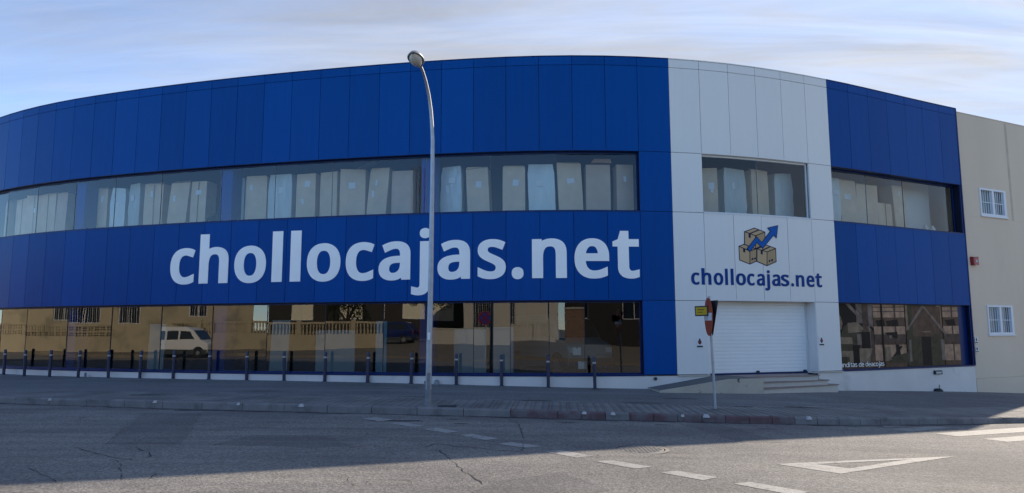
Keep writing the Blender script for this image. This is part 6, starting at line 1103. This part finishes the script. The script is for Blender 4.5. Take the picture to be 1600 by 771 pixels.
# head: an egg-shaped hood and a bowl under it, pointing over the road
hc = Vector((-2.055, 14.70, 7.50)); hd = Vector((-.10, -.98, 0.17)).normalized(); hs = hd.cross(Vector((0, 0, 1))).normalized(); hu = hs.cross(hd).normalized()
def egg(t): return .168 * (math.sin(math.pi * min(max(t, 0.02), .985)) ** .62) * (0.78 + .36 * t)
def shell(up, zs, m_, name, inset=0.0):
    mb = MB(); nl, na = 14, 12; vs = []
    for i in range(nl + 1):
        t = i / nl; w = max(egg(t) - inset, .004); x = (t - .5) * (.62 - inset * 2)
        for k in range(na + 1):
            a = math.pi * k / na
            vs.append(hc + hd * x + hs * (w * math.cos(a)) + hu * (up * zs * (w / .2) * math.sin(a)))
    for i in range(nl):
        for k in range(na):
            q = [vs[i * (na + 1) + k], vs[(i + 1) * (na + 1) + k], vs[(i + 1) * (na + 1) + k + 1], vs[i * (na + 1) + k + 1]]; mb.poly(q)
    o = mb.build(name, m_, lamp, smooth=True)
    bm = bmesh.new(); bm.from_mesh(o.data); bmesh.ops.remove_doubles(bm, verts=bm.verts, dist=1e-4); bmesh.ops.recalc_face_normals(bm, faces=bm.faces); bm.to_mesh(o.data); bm.free()
    return o
shell(1, .17, 'galv', 'lamp_hood'); shell(-1, .19, 'lens', 'lamp_bowl', .022)
rim = [hc + hd * ((i / 24 - .5) * .62) + hs * egg(i / 24) for i in range(25)] + [hc + hd * ((i / 24 - .5) * .62) - hs * egg(i / 24) for i in range(24, -1, -1)]
m = MB(); m.tube(rim, .016, 8, True); m.build('rim', 'galv', lamp, smooth=True)
q = hc + hd * .30; m = MB(); m.box(q.x - .02, q.x + .02, q.y - .02, q.y + .02, q.z - .03, q.z + .02); m.build('latch', 'black', lamp)

# ------------------------------------------------------------------ traffic signs on a leaning post
sb = Vector((4.526, 16.12, pave_z(4.526, 16.12)))
ts = thing('traffic_sign', sb, 'leaning grey post with a red no-entry disc seen edge-on', 'traffic sign')
top = Vector((4.466, 16.10, 2.47)); m = MB(); m.tube([sb - Vector((0, 0, .05)), top], .03, 14); m.build('post', 'galv', ts, smooth=True)
m = MB(); m.lathe([(.09, 0), (.085, .02), (.04, .03)], 14, sb); m.build('foot', 'concrete', ts)
axis = (top - sb).normalized()
def disc(name, cpt, nrm, r, d0, d1, m_, parent, shape=None):
    nrm = nrm.normalized(); sx = axis.cross(nrm).normalized(); sy = nrm.cross(sx).normalized(); mb = MB()
    if sy.z < 0: sy = -sy; sx = -sx
    pts = shape or [(r * math.cos(2 * math.pi * k / 36), r * math.sin(2 * math.pi * k / 36)) for k in range(36)]
    n = len(pts); b0 = len(mb.v)
    mb.v += [tuple(cpt + sx * x + sy * y + nrm * d0) for x, y in pts] + [tuple(cpt + sx * x + sy * y + nrm * d1) for x, y in pts]
    mb.f += [tuple(range(n - 1, -1, -1)), tuple(range(n, 2 * n))] + [(i, (i + 1) % n, n + (i + 1) % n, n + i) for i in range(n)]; mb.m += [0] * len(mb.f)
    return mb.build(name, m_, parent)
ctr = sb + axis * 2.07
view = Vector((-ctr.x, -ctr.y, 0)).normalized(); perp = Vector((view.y, -view.x, 0))      # perp points to picture left or right
if perp.x > 0: perp = -perp
dn_ = (perp * math.cos(R(12)) + view * math.sin(R(12))); d_ = disc('no_entry_disc', ctr, dn_, .43, .036, .042, 'sign_red', ts)
disc('disc_back', ctr, dn_, .425, .028, .0355, 'sign_back', ts)
disc('white_bar', ctr, dn_, 0, .043, .0445, 'sign_white', d_, [(-.36, -.085), (.36, -.085), (.36, .085), (-.36, .085)])
tn = (-perp * math.cos(R(18)) + view * math.sin(R(-18))); tr = [(-.45, .32), (-.42, .36), (.42, .36), (.45, .32), (.03, -.42), (-.03, -.42)]
tq = disc('yield_plate', ctr + axis * .0, tn, 0, .034, .042, 'sign_back', ts, tr)
disc('bracket', ctr, dn_, 0, -.03, .03, 'galv_dark', ts, [(-.05, -.2), (.05, -.2), (.05, .2), (-.05, .2)])
yc = sb + axis * 2.20 + Vector((-.17, .06, 0)); yn = (view * .96 + perp * .28).normalized()
yb = disc('side_plate', yc, yn, 0, .0, .02, 'black', ts, [(-.15, -.115), (.15, -.115), (.15, .115), (-.15, .115)])
disc('yellow_panel', yc, yn, 0, .021, .024, 'sign_yellow', yb, [(-.125, -.085), (.125, -.085), (.125, .085), (-.125, .085)])
disc('print_line', yc, yn, 0, .0245, .0255, 'black', yb, [(-.09, .02), (.06, .02), (.06, .038), (-.09, .038)])
disc('print_line', yc, yn, 0, .0245, .0255, 'black', yb, [(-.09, -.035), (.03, -.035), (.03, -.02), (-.09, -.02)])

# ------------------------------------------------------------------ beige neighbour
NB0, NB1 = 38.05, 44.6
nb_ = thing('neighbour_building', F(40.5, 0, -.6), 'plain beige rendered concrete building joined to the right end of the blue facade', 'building')
WN = [(39.13, 40.78, 5.98, 7.05), (39.02, 40.62, 1.495, 2.595)]
def wall_panel(s0, s1, z0, z1, holes):
    mb = MB(); g = .0012; xs = sorted({s0 + g, s1 - g} | {x for h_ in holes for x in h_[:2]}); zs = sorted({z0 + g, z1 - g} | {x for h_ in holes for x in h_[2:]})
    for i in range(len(xs) - 1):
        for j in range(len(zs) - 1):
            cx, cz = (xs[i] + xs[i + 1]) / 2, (zs[j] + zs[j + 1]) / 2
            if any(h_[0] < cx < h_[1] and h_[2] < cz < h_[3] for h_ in holes): continue
            fbox(mb, xs[i], xs[i + 1], -.22, -.03, zs[j], zs[j + 1])
    return mb.build('wall_panel', 'beige', nb_)
wall_panel(NB0, 41.2, 5.9, 9.86, [WN[0]]); wall_panel(41.2, NB1, 5.9, 9.86, [])
wall_panel(NB0, 41.2, -0.07, 5.9, [WN[1]]); wall_panel(41.2, NB1, -0.07, 5.9, [])
mb = MB(); fbox(mb, NB0, NB1, -.22, -.014, -1.8, -.075); mb.build('base_course', 'beige', nb_)
mb = MB(); fbox(mb, NB0, NB1, -.2, -.045, -1.7, 9.84); mb.build('wall_core', 'stain', nb_) if False else None
mb = MB(); fbox(mb, 41.13, 41.27, -.029, -.026, 5.92, 9.8); mb.build('stained_joint', 'stain', nb_)
mb = MB(); fbox(mb, NB0, NB1 + .02, -.30, -.02, 9.862, 9.895); mb.build('coping', 'beige', nb_)
e0, e1 = F(NB1, -.03), F(NB0, -.22)
tdir = (F(NB1, 0) - F(NB0, 0)).normalized(); ndir = Vector((-tdir.y, tdir.x, 0))
w1, w2 = F(NB1, -.23), F(NB1, -.23) + ndir * 22; w3 = F(NB0, -.23) + ndir * 22
mb = MB(); mb.prism([(w1.x - tdir.x * .2, w1.y - tdir.y * .2), (w1.x, w1.y), (w2.x, w2.y), (w2.x - tdir.x * .2, w2.y - tdir.y * .2)], -1.8, 9.86); mb.build('side_wall', 'beige', nb_)
w0 = F(NB0, -.23); mb = MB(); mb.prism([(w0.x, w0.y), (w1.x - tdir.x * .21, w1.y - tdir.y * .21), (w2.x - tdir.x * .21, w2.y - tdir.y * .21), (w3.x, w3.y)], 9.4, 9.55); mb.build('roof', 'roof', nb_)
mb = MB(); fbox(mb, NB0, NB1 - .25, -3.0, -2.9, -.5, 9.3); mb.build('room_wall', 'room_wall', nb_)
for (a, d, z0, z1) in WN:
    fr = MB()
    for q in ((a, d, z1 - .07, z1), (a, d, z0, z0 + .09), (a, a + .07, z0 + .09, z1 - .07), (d - .13, d, z0 + .09, z1 - .07), ((a + d) / 2 - .06, (a + d) / 2 + .06, z0 + .09, z1 - .07)): fbox(fr, q[0], q[1], -.10, .005, q[2], q[3])
    fo = fr.build('window_frame', 'alu', nb_)
    mb = MB(); fbox(mb, a - .03, d + .05, -.02, .03, z0 - .035, z0 - .001); mb.build('sill', 'alu', fo)
    mb = MB(); mb.poly([F(a + .06, -.12, z0 + .08), F(d - .06, -.12, z0 + .08), F(d - .06, -.12, z1 - .06), F(a + .06, -.12, z1 - .06)]); po = mb.build('pane', 'glass_up', fo)
    if po.data.polygons[0].normal.y > 0: po.data.flip_normals()
    mb = MB(); mb.poly([F(a, -.30, z0), F(d, -.30, z0), F(d, -.30, z1), F(a, -.30, z1)]); mb.build('blind', 'board', fo)
    mb = MB(); fbox(mb, a + .07, d - .13, -.06, -.04, (z0 + z1) / 2 - .012, (z0 + z1) / 2 + .012); mb.build('cross_bar', 'alu', fo)
    for half in (0, 1):
        x0 = a + .07 if half == 0 else (a + d) / 2 + .06; x1 = (a + d) / 2 - .06 if half == 0 else d - .13
        for k in range(5):
            x = x0 + (x1 - x0) * (k + .5) / 5; mb = MB(); mb.tube([F(x, -.05, z0 + .08), F(x, -.05, z1 - .06)], .014, 6); mb.build('bar', 'alu', fo)
q = F(38.38, 0, 4.2); t = thing('alarm_siren', q, 'red alarm siren box on the beige wall', 'alarm')
mb = MB(); fbox(mb, 38.24, 38.52, -.03, .0, 4.06, 4.36); mb.build('back_plate', 'siren', t)
mb = MB(); fbox(mb, 38.255, 38.505, .001, .11, 4.075, 4.345); mb.build('cover', 'siren', t, bevel=.03)
mb = MB(); fbox(mb, 38.36, 38.46, .111, .118, 4.16, 4.25); mb.build('lens', 'board', t)

# ------------------------------------------------------------------ the other side of the street (seen in the shop glass)
OK_ = polyline([(-75, 36), (-60, 26), (-45, 17), (-30, 8.5), (-18, 4.2), (-8, 2.9), (4, 2.7), (16, 3.6), (34, 7), (60, 16)], .5)
def opp_z(x, y): return road_z(min(max(x, -60), 40), 3) + .12 + .030 * min(max(3 - y, 0), 22) * (1.0 if x > -26 else max(0.25, 1 - (-26 - x) / 20))
us = [i * 1.5 for i in range(int(OK_.length / 1.5) + 1)]; ds = [0, -.15, -2, -4, -7, -11, -16, -24, -40]
v = []; f = []
for u in us:
    for d in ds:
        p = OK_(u, d); v.append((p.x, p.y, opp_z(p.x, p.y)))
for i in range(len(us) - 1):
    for j in range(len(ds) - 1):
        a = i * len(ds) + j; f.append((a, a + 1, a + len(ds) + 1, a + len(ds)))
for i in range(len(us) - 1):
    a = i * len(ds); b0 = len(v); p, q = v[a], v[a + len(ds)]
    v += [(p[0], p[1], p[2] - .3), (q[0], q[1], q[2] - .3)]; f.append((a, a + len(ds), b0 + 1, b0))
me = bpy.data.meshes.new('far_pavement'); me.from_pydata(v, [], f); me.materials.append(M['opp_ground'])
bm = bmesh.new(); bm.from_mesh(me); bmesh.ops.recalc_face_normals(bm, faces=bm.faces)
if sum(q.normal.z for q in bm.faces) < 0: bmesh.ops.reverse_faces(bm, faces=bm.faces)
bm.to_mesh(me); bm.free()
structure(link(bpy.data.objects.new('far_pavement', me)))

class Wall2:
    """plan line a->b; the front face looks to the left of the direction... sides chosen by face = +1/-1"""
    def __init__(s, a, b, face):
        s.a, s.b = Vector(a), Vector(b); s.t = (s.b - s.a).normalized(); s.n = Vector((-s.t.y, s.t.x)) * face; s.L = (s.b - s.a).length
    def P(s, u, o, z):
        q = s.a + s.t * u + s.n * o; return Vector((q.x, q.y, z))
    def box(s, mb, u0, u1, o0, o1, z0, z1, mi=0):
        mb.hexa([s.P(u0, o0, z0), s.P(u1, o0, z0), s.P(u1, o1, z0), s.P(u0, o1, z0), s.P(u0, o0, z1), s.P(u1, o0, z1), s.P(u1, o1, z1), s.P(u0, o1, z1)], mi)
def house(name, a, b, z0, h_, depth, m, label, wins, face=1, frame='white_frame', glass='dark_glass', bars=False, shutter=False):
    W = Wall2(a, b, face); t = thing(name, W.P(W.L / 2, 0, z0), label, 'building', 'buildings across the street')
    xs = sorted({0.0, W.L} | {x for w in wins for x in (w[0], w[0] + w[2])}); zs = sorted({z0 - 1, z0 + h_} | {z0 + x for w in wins for x in (w[1], w[1] + w[3])}); mb = MB()
    for i in range(len(xs) - 1):
        for j in range(len(zs) - 1):
            cx, cz = (xs[i] + xs[i + 1]) / 2, (zs[j] + zs[j + 1]) / 2
            if any(w[0] < cx < w[0] + w[2] and z0 + w[1] < cz < z0 + w[1] + w[3] for w in wins): continue
            W.box(mb, xs[i], xs[i + 1], -.25, 0, zs[j], zs[j + 1])
    mb.build('wall', m, t)
    mb = MB(); W.box(mb, 0, W.L, -depth, -.26, z0 - 1, z0 + h_ - .3); mb.build('block', m, t)
    mb = MB(); W.box(mb, -.1, W.L + .1, -depth, .1, z0 + h_ + .002, z0 + h_ + .2); mb.build('roof', 'roof', t)
    for (x, z, w, hh) in wins:
        f_ = MB(); e = .07
        for q in ((x, x + w, z, z + e), (x, x + w, z + hh - e, z + hh), (x, x + e, z + e, z + hh - e), (x + w - e, x + w, z + e, z + hh - e), (x + w / 2 - e / 2, x + w / 2 + e / 2, z + e, z + hh - e)): W.box(f_, q[0], q[1], -.14, -.06, z0 + q[2], z0 + q[3])
        fo = f_.build('window', frame, t)
        mb = MB(); W.box(mb, x + e, x + w - e, -.12, -.10, z0 + z + e, z0 + z + hh - e); mb.build('pane', 'shutter' if shutter else glass, fo)
        if bars:
            for k in range(int(w / .16)):
                mb = MB(); mb.tube([W.P(x + .08 + k * .16, .03, z0 + z), W.P(x + .08 + k * .16, .03, z0 + z + hh)], .018, 5); mb.build('bar', 'sign_white' if k % 2 else 'galv', fo)
    return t, W
# beige house beyond the lattice wall, to the left
house('beige_house', (-36.5, -1.5), (-63.5, 34), .2, 6.5, 9, 'opp_beige', 'beige house across the street mirrored at the left of the shop glass', [(3, 2.6, .9, 2.2), (5.2, 2.6, 1.3, 2.2), (12, 2.2, 1.5, 1.9), (17.5, 2.2, 2.2, 1.9), (24, 2.4, 1.6, 1.9), (31, 2.4, 1.6, 1.9), (38, 2.4, 1.8, 1.9)], face=-1, bars=True)
house('dark_house', (-17.5, -27), (-45, -15), .55, 7.5, 9, 'opp_dark', 'dark fronted building with pale shutters across the street', [(3, 2.3, 2.2, 2.0), (9, 2.3, 2.2, 2.0), (13, 2.3, 1.2, 2.0), (17, 2.3, 2.4, 2.0), (22, 2.3, 1.4, 2.0), (25.5, 2.3, 2.2, 2.0)], face=-1, shutter=True)
house('white_house', (2.2, -21.5), (-16.8, -19.5), .55, 6.8, 9, 'opp_white', 'white house with a barred window across the street', [(2.0, 2.0, 2.2, 2.2), (7.0, 1.4, 1.2, 2.8), (9.6, 1.4, 1.2, 2.8), (12.5, 1.6, 4.0, 2.6)], face=-1, bars=True)
house('brick_house', (20, -17), (2.8, -21.5), .45, 7.2, 9, 'opp_dark', 'dark brick building across the street at the right', [(4.0, 2.2, 2.0, 2.0), (9.0, 2.2, 2.6, 2.0)], face=-1)
W = Wall2((5.5, -20.2), (2.8, -20.9), -1); t = thing('brick_wall', W.P(1.4, 0, .5), 'reddish brick gate panel in front of the dark building', 'wall', 'walls across the street')
mb = MB(); W.box(mb, 0, W.L, -.2, 0, .2, 3.4); mb.build('brickwork', 'opp_brick', t); mb = MB(); W.box(mb, -.05, W.L + .05, -.25, .05, 3.402, 3.55); mb.build('coping', 'opp_white', t)
# white low wall in front of the white house
W = Wall2((1.8, -15.6), (-19, -14.6), -1); t = thing('low_wall', W.P(10, 0, .6), 'white low garden wall across the street', 'wall', 'walls across the street')
mb = MB(); W.box(mb, 0, W.L, -.2, 0, .1, 2.0); mb.build('wall', 'opp_white', t); mb = MB(); W.box(mb, -.04, W.L + .04, -.24, .04, 2.002, 2.09); mb.build('coping', 'opp_white', t)
for k in range(6):
    mb = MB(); W.box(mb, k * 4.0 + .2, k * 4.0 + .5, .002, .06, .1, 1.99); mb.build('pier', 'opp_white', t)
# baluster wall
W = Wall2((-19.5, -4.5), (-42, 5.0), -1); t = thing('baluster_wall', W.P(10, 0, .3), 'beige wall with a row of balusters on top across the street', 'wall', 'walls across the street')
mb = MB(); W.box(mb, 0, W.L, -.22, 0, -.5, 1.5); mb.build('wall', 'opp_beige', t)
mb = MB(); W.box(mb, 0, W.L, -.2, -.02, 2.25, 2.4); mb.build('rail', 'opp_beige', t)
npost = int(W.L / 3)
for k in range(npost + 1):
    mb = MB(); W.box(mb, k * 3.0, k * 3.0 + .32, -.24, .02, 1.502, 2.5); mb.build('pier', 'opp_beige', t)
    if k < npost:
        mb = MB()
        for j in range(11): 
            q = W.P(k * 3.0 + .42 + j * .245, -.11, 1.5); mb.lathe([(.06, .002), (.075, .18), (.035, .42), (.06, .62), (.05, .748)], 8, q)
        bl = mb.build('balusters', 'opp_beige', t, smooth=True); bl['kind'] = 'stuff'
# lattice block wall
W = Wall2((-42.3, 5.4), (-61, 35), -1); t = thing('lattice_wall', W.P(10, 0, .3), 'wall topped with pierced lattice blocks across the street', 'wall', 'walls across the street')
mb = MB(); W.box(mb, 0, W.L, -.2, 0, -.6, 1.35); mb.build('wall', 'opp_beige', t)
for k in range(int(W.L / .42)):
    for r_ in range(2):
        mb = MB(); x = k * .42; z = 1.352 + r_ * .42
        for q in ((0, .41, 0, .06), (0, .41, .35, .41), (0, .06, .06, .35), (.35, .41, .06, .35), (.06, .35, .18, .23), (.18, .23, .06, .18), (.18, .23, .23, .35)): W.box(mb, x + q[0], x + q[1], -.15, -.05, z + q[2], z + q[3])
        mb.build('lattice_block', 'opp_beige', t)
mb = MB(); W.box(mb, 0, W.L, -.2, 0, 2.195, 2.3); mb.build('coping', 'opp_beige', t)

# ------------------------------------------------------------------ vehicles
def vehicle(name, prof, belt, half, paint, lower, label, cat, wheels, side_wins, roof_in=.12, group=None):
    t = thing(name, (0, 0, 0), label, cat, group)
    bm = bmesh.new(); zmax = max(p[1] for p in prof)
    def yy(z): return half if z <= belt else half - roof_in * (z - belt) / (zmax - belt)
    L0 = [bm.verts.new((x, -yy(z), z)) for x, z in prof]; R0 = [bm.verts.new((x, yy(z), z)) for x, z in prof]; n = len(prof)
    bm.faces.new(L0); bm.faces.new(R0[::-1])
    for i in range(n): bm.faces.new((L0[i], R0[i], R0[(i + 1) % n], L0[(i + 1) % n]))
    bmesh.ops.recalc_face_normals(bm, faces=bm.faces)
    bmesh.ops.bevel(bm, geom=[e for e in bm.edges], offset=.05, segments=3, affect='EDGES', profile=.6)
    me = bpy.data.meshes.new('body'); bm.to_mesh(me); bm.free(); me.materials.append(M[paint]); me.polygons.foreach_set('use_smooth', [True] * len(me.polygons)); me.set_sharp_from_angle(angle=R(35))
    body = link(bpy.data.objects.new('body', me), t)
    for w in side_wins:
        for sd in (-1, 1):
            mb = MB(); mb.poly([(x, sd * (yy(z) + .006), z) for x, z in w]); mb.build('side_window', 'dark_glass', t)
    if lower:
        for sd in (-1, 1):
            mb = MB(); x0, x1 = min(p[0] for p in prof), max(p[0] for p in prof); y0, y1 = sorted((sd * (half - .02), sd * (half + .02))); mb.box(x0 + .05, x1 - .05, y0, y1, .24, .52); mb.build('lower_cladding', lower, t)
    for x in wheels:
        for sd in (-1, 1):
            mb = MB(); mb.lathe([(.20, 0), (.30, .02), (.31, .10), (.31, .14), (.29, .19), (.20, .20)], 20, (x, sd * half - (.17 if sd > 0 else .03), .31), 'Y'); wo = mb.build('wheel', 'tyre', t, smooth=True)
            mb = MB(); mb.lathe([(.19, 0), (.17, .012), (.03, .03)], 16, (x, sd * (half + .012) if sd > 0 else -half - .042, .31), 'Y'); mb.build('rim', 'rim', wo)
            mb = MB(); mb.lathe([(.37, 0), (.37, .01)], 24, (x, sd * (half + .002) - (.005 if sd > 0 else .005), .33), 'Y'); mb.build('wheel_arch', 'black', t)
    return t, yy
vprof = [(-2.0, .30), (-2.02, .9), (-1.96, 1.5), (-1.86, 1.86), (-1.2, 1.92), (.5, 1.90), (.95, 1.72), (1.42, 1.12), (1.95, .92), (2.03, .6), (2.0, .30)]
def van(label, paint):
    t, yy = vehicle('van', vprof, 1.05, .82, paint, 'van_dark', label, 'van', (-1.25, 1.35), [[(-1.75, 1.15), (-.75, 1.15), (-.75, 1.66), (-1.72, 1.66)], [(-.62, 1.15), (.10, 1.15), (.10, 1.66), (-.62, 1.66)], [(.22, 1.15), (1.12, 1.15), (.80, 1.62), (.22, 1.66)]])
    for sd in (-1, 1):
        mb = MB(); y0, y1 = sorted((sd * .12, sd * .62)); mb.hexa([(-2.03, y0, 1.15), (-2.0, y0, 1.15), (-2.0, y1, 1.15), (-2.03, y1, 1.15), (-1.955, y0, 1.64), (-1.92, y0, 1.64), (-1.92, y1, 1.64), (-1.955, y1, 1.64)]); mb.build('rear_window', 'dark_glass', t)
        mb = MB(); y0, y1 = sorted((sd * .70, sd * .82)); mb.box(-2.04, -1.99, y0, y1, .85, 1.12); mb.build('tail_lamp', 'tail', t)
        mb = MB(); y0, y1 = sorted((sd * .55, sd * .78)); mb.box(1.97, 2.03, y0, y1, .68, .84); mb.build('headlight', 'head', t)
    mb = MB(); mb.poly([(1.00, -.66, 1.70), (1.00, .66, 1.70), (1.43, .72, 1.14), (1.43, -.72, 1.14)]); ws = mb.build('windscreen', 'dark_glass', t)
    for v_ in ws.data.vertices: v_.co.x += .02
    mb = MB(); mb.box(-2.06, -2.0, -.8, .8, .34, .5); mb.build('rear_bumper', 'van_dark', t)
    mb = MB(); mb.box(1.99, 2.06, -.8, .8, .32, .52); mb.build('front_bumper', 'van_dark', t)
    mb = MB(); mb.box(-2.035, -2.01, .05, .09, .95, 1.1); mb.build('door_handle', 'black', t)
    mb = MB(); mb.box(-2.065, -2.045, -.26, .26, .58, .70); mb.build('number_plate', 'paper', t)
    return t
vx, vy = -30.2, 10.6
t = van('white van with dark lower trim parked across the street', 'van_white'); t.location = (vx, vy, road_z(vx, vy) + .0); t.rotation_euler = (0, 0, R(-28))
q = F(21.6, -3.2, .335)
t = van('pale van standing inside the shop behind the glass', 'car_pale'); t.location = q; t.rotation_euler = (0, 0, R(-62))
cprof = [(-2.0, .32), (-2.02, .95), (-1.9, 1.1), (-1.55, 1.62), (-1.2, 1.7), (.2, 1.68), (.55, 1.52), (1.0, 1.05), (1.9, .92), (2.05, .6), (2.0, .32)]
t, yy = vehicle('car', cprof, 1.0, .84, 'car_blue', 'van_dark', 'dark blue car parked beside the trees across the street', 'car', (-1.3, 1.35), [[(-1.5, 1.1), (-.5, 1.1), (-.5, 1.55), (-1.35, 1.55)], [(-.4, 1.1), (.85, 1.1), (.45, 1.5), (-.4, 1.55)]])
for sd in (-1, 1):
    y0, y1 = sorted((sd * .66, sd * .82)); mb = MB(); mb.box(-2.05, -2.0, y0, y1, .82, 1.0); mb.build('tail_lamp', 'tail', t); mb = MB(); mb.box(1.98, 2.06, y0, y1, .66, .8); mb.build('headlight', 'head', t)
mb = MB(); mb.poly([(.60, -.68, 1.51), (.60, .68, 1.51), (1.03, .76, 1.07), (1.03, -.76, 1.07)]); mb.build('windscreen', 'dark_glass', t)
t.location = (-22.3, -11.0, opp_z(-22.3, -11.0) + .01); t.rotation_euler = (0, 0, R(170))

# ------------------------------------------------------------------ trees across the street
TR = random.Random(9)
def tree(x, y, h_, r_, label):
    z = opp_z(x, y); t = thing('tree', (x, y, z), label, 'tree', 'trees across the street'); mb = MB(); tips = []
    lean = TR.uniform(-.9, .9); pts = [(x, y, z - .2), (x + .1 * lean, y, z + .8), (x + .45 * lean, y + .1, z + 1.8)]
    mb.tube(pts, [.24, .19, .15], 9)
    for k in range(6):
        a = k * 1.05 + TR.uniform(-.3, .3); l_ = r_ * TR.uniform(.5, .85); e = (pts[2][0] + l_ * math.cos(a), pts[2][1] + l_ * math.sin(a), z + h_ * TR.uniform(.55, .85)); m_ = tuple((pts[2][i] + e[i]) / 2 + (.15 if i == 2 else 0) for i in range(3))
        mb.tube([pts[2], m_, e], [.11, .07, .03], 6); tips += [e, m_]
    mb.build('trunk', 'bark', t, smooth=True)
    lf = MB()
    for c_ in range(46):
        b_ = TR.choice(tips); cx, cy, cz = b_[0] + TR.gauss(0, r_ * .3), b_[1] + TR.gauss(0, r_ * .3), b_[2] + TR.gauss(0, h_ * .10); rr = TR.uniform(.35, .8)
        for k in range(60):
            d_ = Vector((TR.gauss(0, 1), TR.gauss(0, 1), TR.gauss(0, .8))).normalized() * rr * TR.uniform(.5, 1); p = Vector((cx, cy, cz)) + d_
            u_ = Vector((TR.gauss(0, 1), TR.gauss(0, 1), TR.gauss(0, .6))).normalized() * .11; w_ = u_.orthogonal().normalized() * .05
            lf.poly([p - u_, p + w_, p + u_, p - w_])
    me = bpy.data.meshes.new('crown'); me.from_pydata(lf.v, [], lf.f); me.materials.append(M['leaf']); cr = link(bpy.data.objects.new('crown', me), t); cr['kind'] = 'stuff'
tree(-26.0, -7.6, 5.2, 2.6, 'leaning dark tree left of the parked blue car across the street')
tree(-18.2, -11.6, 5.4, 2.8, 'dark tree right of the parked blue car across the street')

# no-stopping sign at the far kerb
x, y = -5.4, 2.35; z = opp_z(x, y); t = thing('no_stopping_sign', (x, y, z), 'round blue no-stopping sign with red rim on a post at the far kerb', 'traffic sign')
mb = MB(); mb.tube([(x, y, z - .05), (x, y, z + 2.65)], .03, 10); mb.build('post', 'galv', t)
def plate(name, r0, r1, y0, y1, m_):
    mb = MB(); mb.lathe([(r1, y0), (r1, y1)], 32, (x, y, z + 2.3), 'Y'); return mb.build(name, m_, t)
plate('back_plate', 0, .37, .035, .05, 'galv'); plate('red_rim', 0, .36, .051, .056, 'siren'); plate('blue_field', 0, .29, .057, .060, 'sign_blue')
for sgn in (-1, 1):
    mb = MB(); c_, s_ = math.cos(R(45)), math.sin(R(45)) * sgn
    q = [(-.29, -.035), (.29, -.035), (.29, .035), (-.29, .035)]
    mb.hexa([(x + a * c_ - b_ * s_, y + .061 + (.001 if sgn > 0 else 0), z + 2.3 + a * s_ + b_ * c_) for a, b_ in q] + [(x + a * c_ - b_ * s_, y + .064 + (.001 if sgn > 0 else 0), z + 2.3 + a * s_ + b_ * c_) for a, b_ in q]); mb.build('red_bar', 'siren', t)

# lattice mast far behind, mirrored in the upper glass
mx, my = -32.3, -31.6; t = thing('lattice_mast', (mx, my, .4), 'tall red and white lattice mast far behind the houses across the street', 'mast'); hw = .55
for i, (dx, dy) in enumerate(((-hw, -hw), (hw, -hw), (hw, hw), (-hw, hw))):
    mb = MB(); mb.tube([(mx + dx, my + dy, .0), (mx + dx, my + dy, 21)], .06, 6); mb.build('leg', 'opp_brick', t)
mb = MB(); cs = [(-hw, -hw), (hw, -hw), (hw, hw), (-hw, hw)]
for k in range(19):
    for i in range(4):
        a, b_ = cs[i], cs[(i + 1) % 4]; z0 = 1 + k * 1.05; mb.tube([(mx + a[0], my + a[1], z0), (mx + b_[0], my + b_[1], z0 + 1.05)], .035, 4)
br = mb.build('bracing', 'sign_white', t); br['kind'] = 'stuff'
mb = MB(); mb.tube([(mx, my, 21), (mx, my, 24)], .04, 6); mb.build('aerial', 'galv', t)
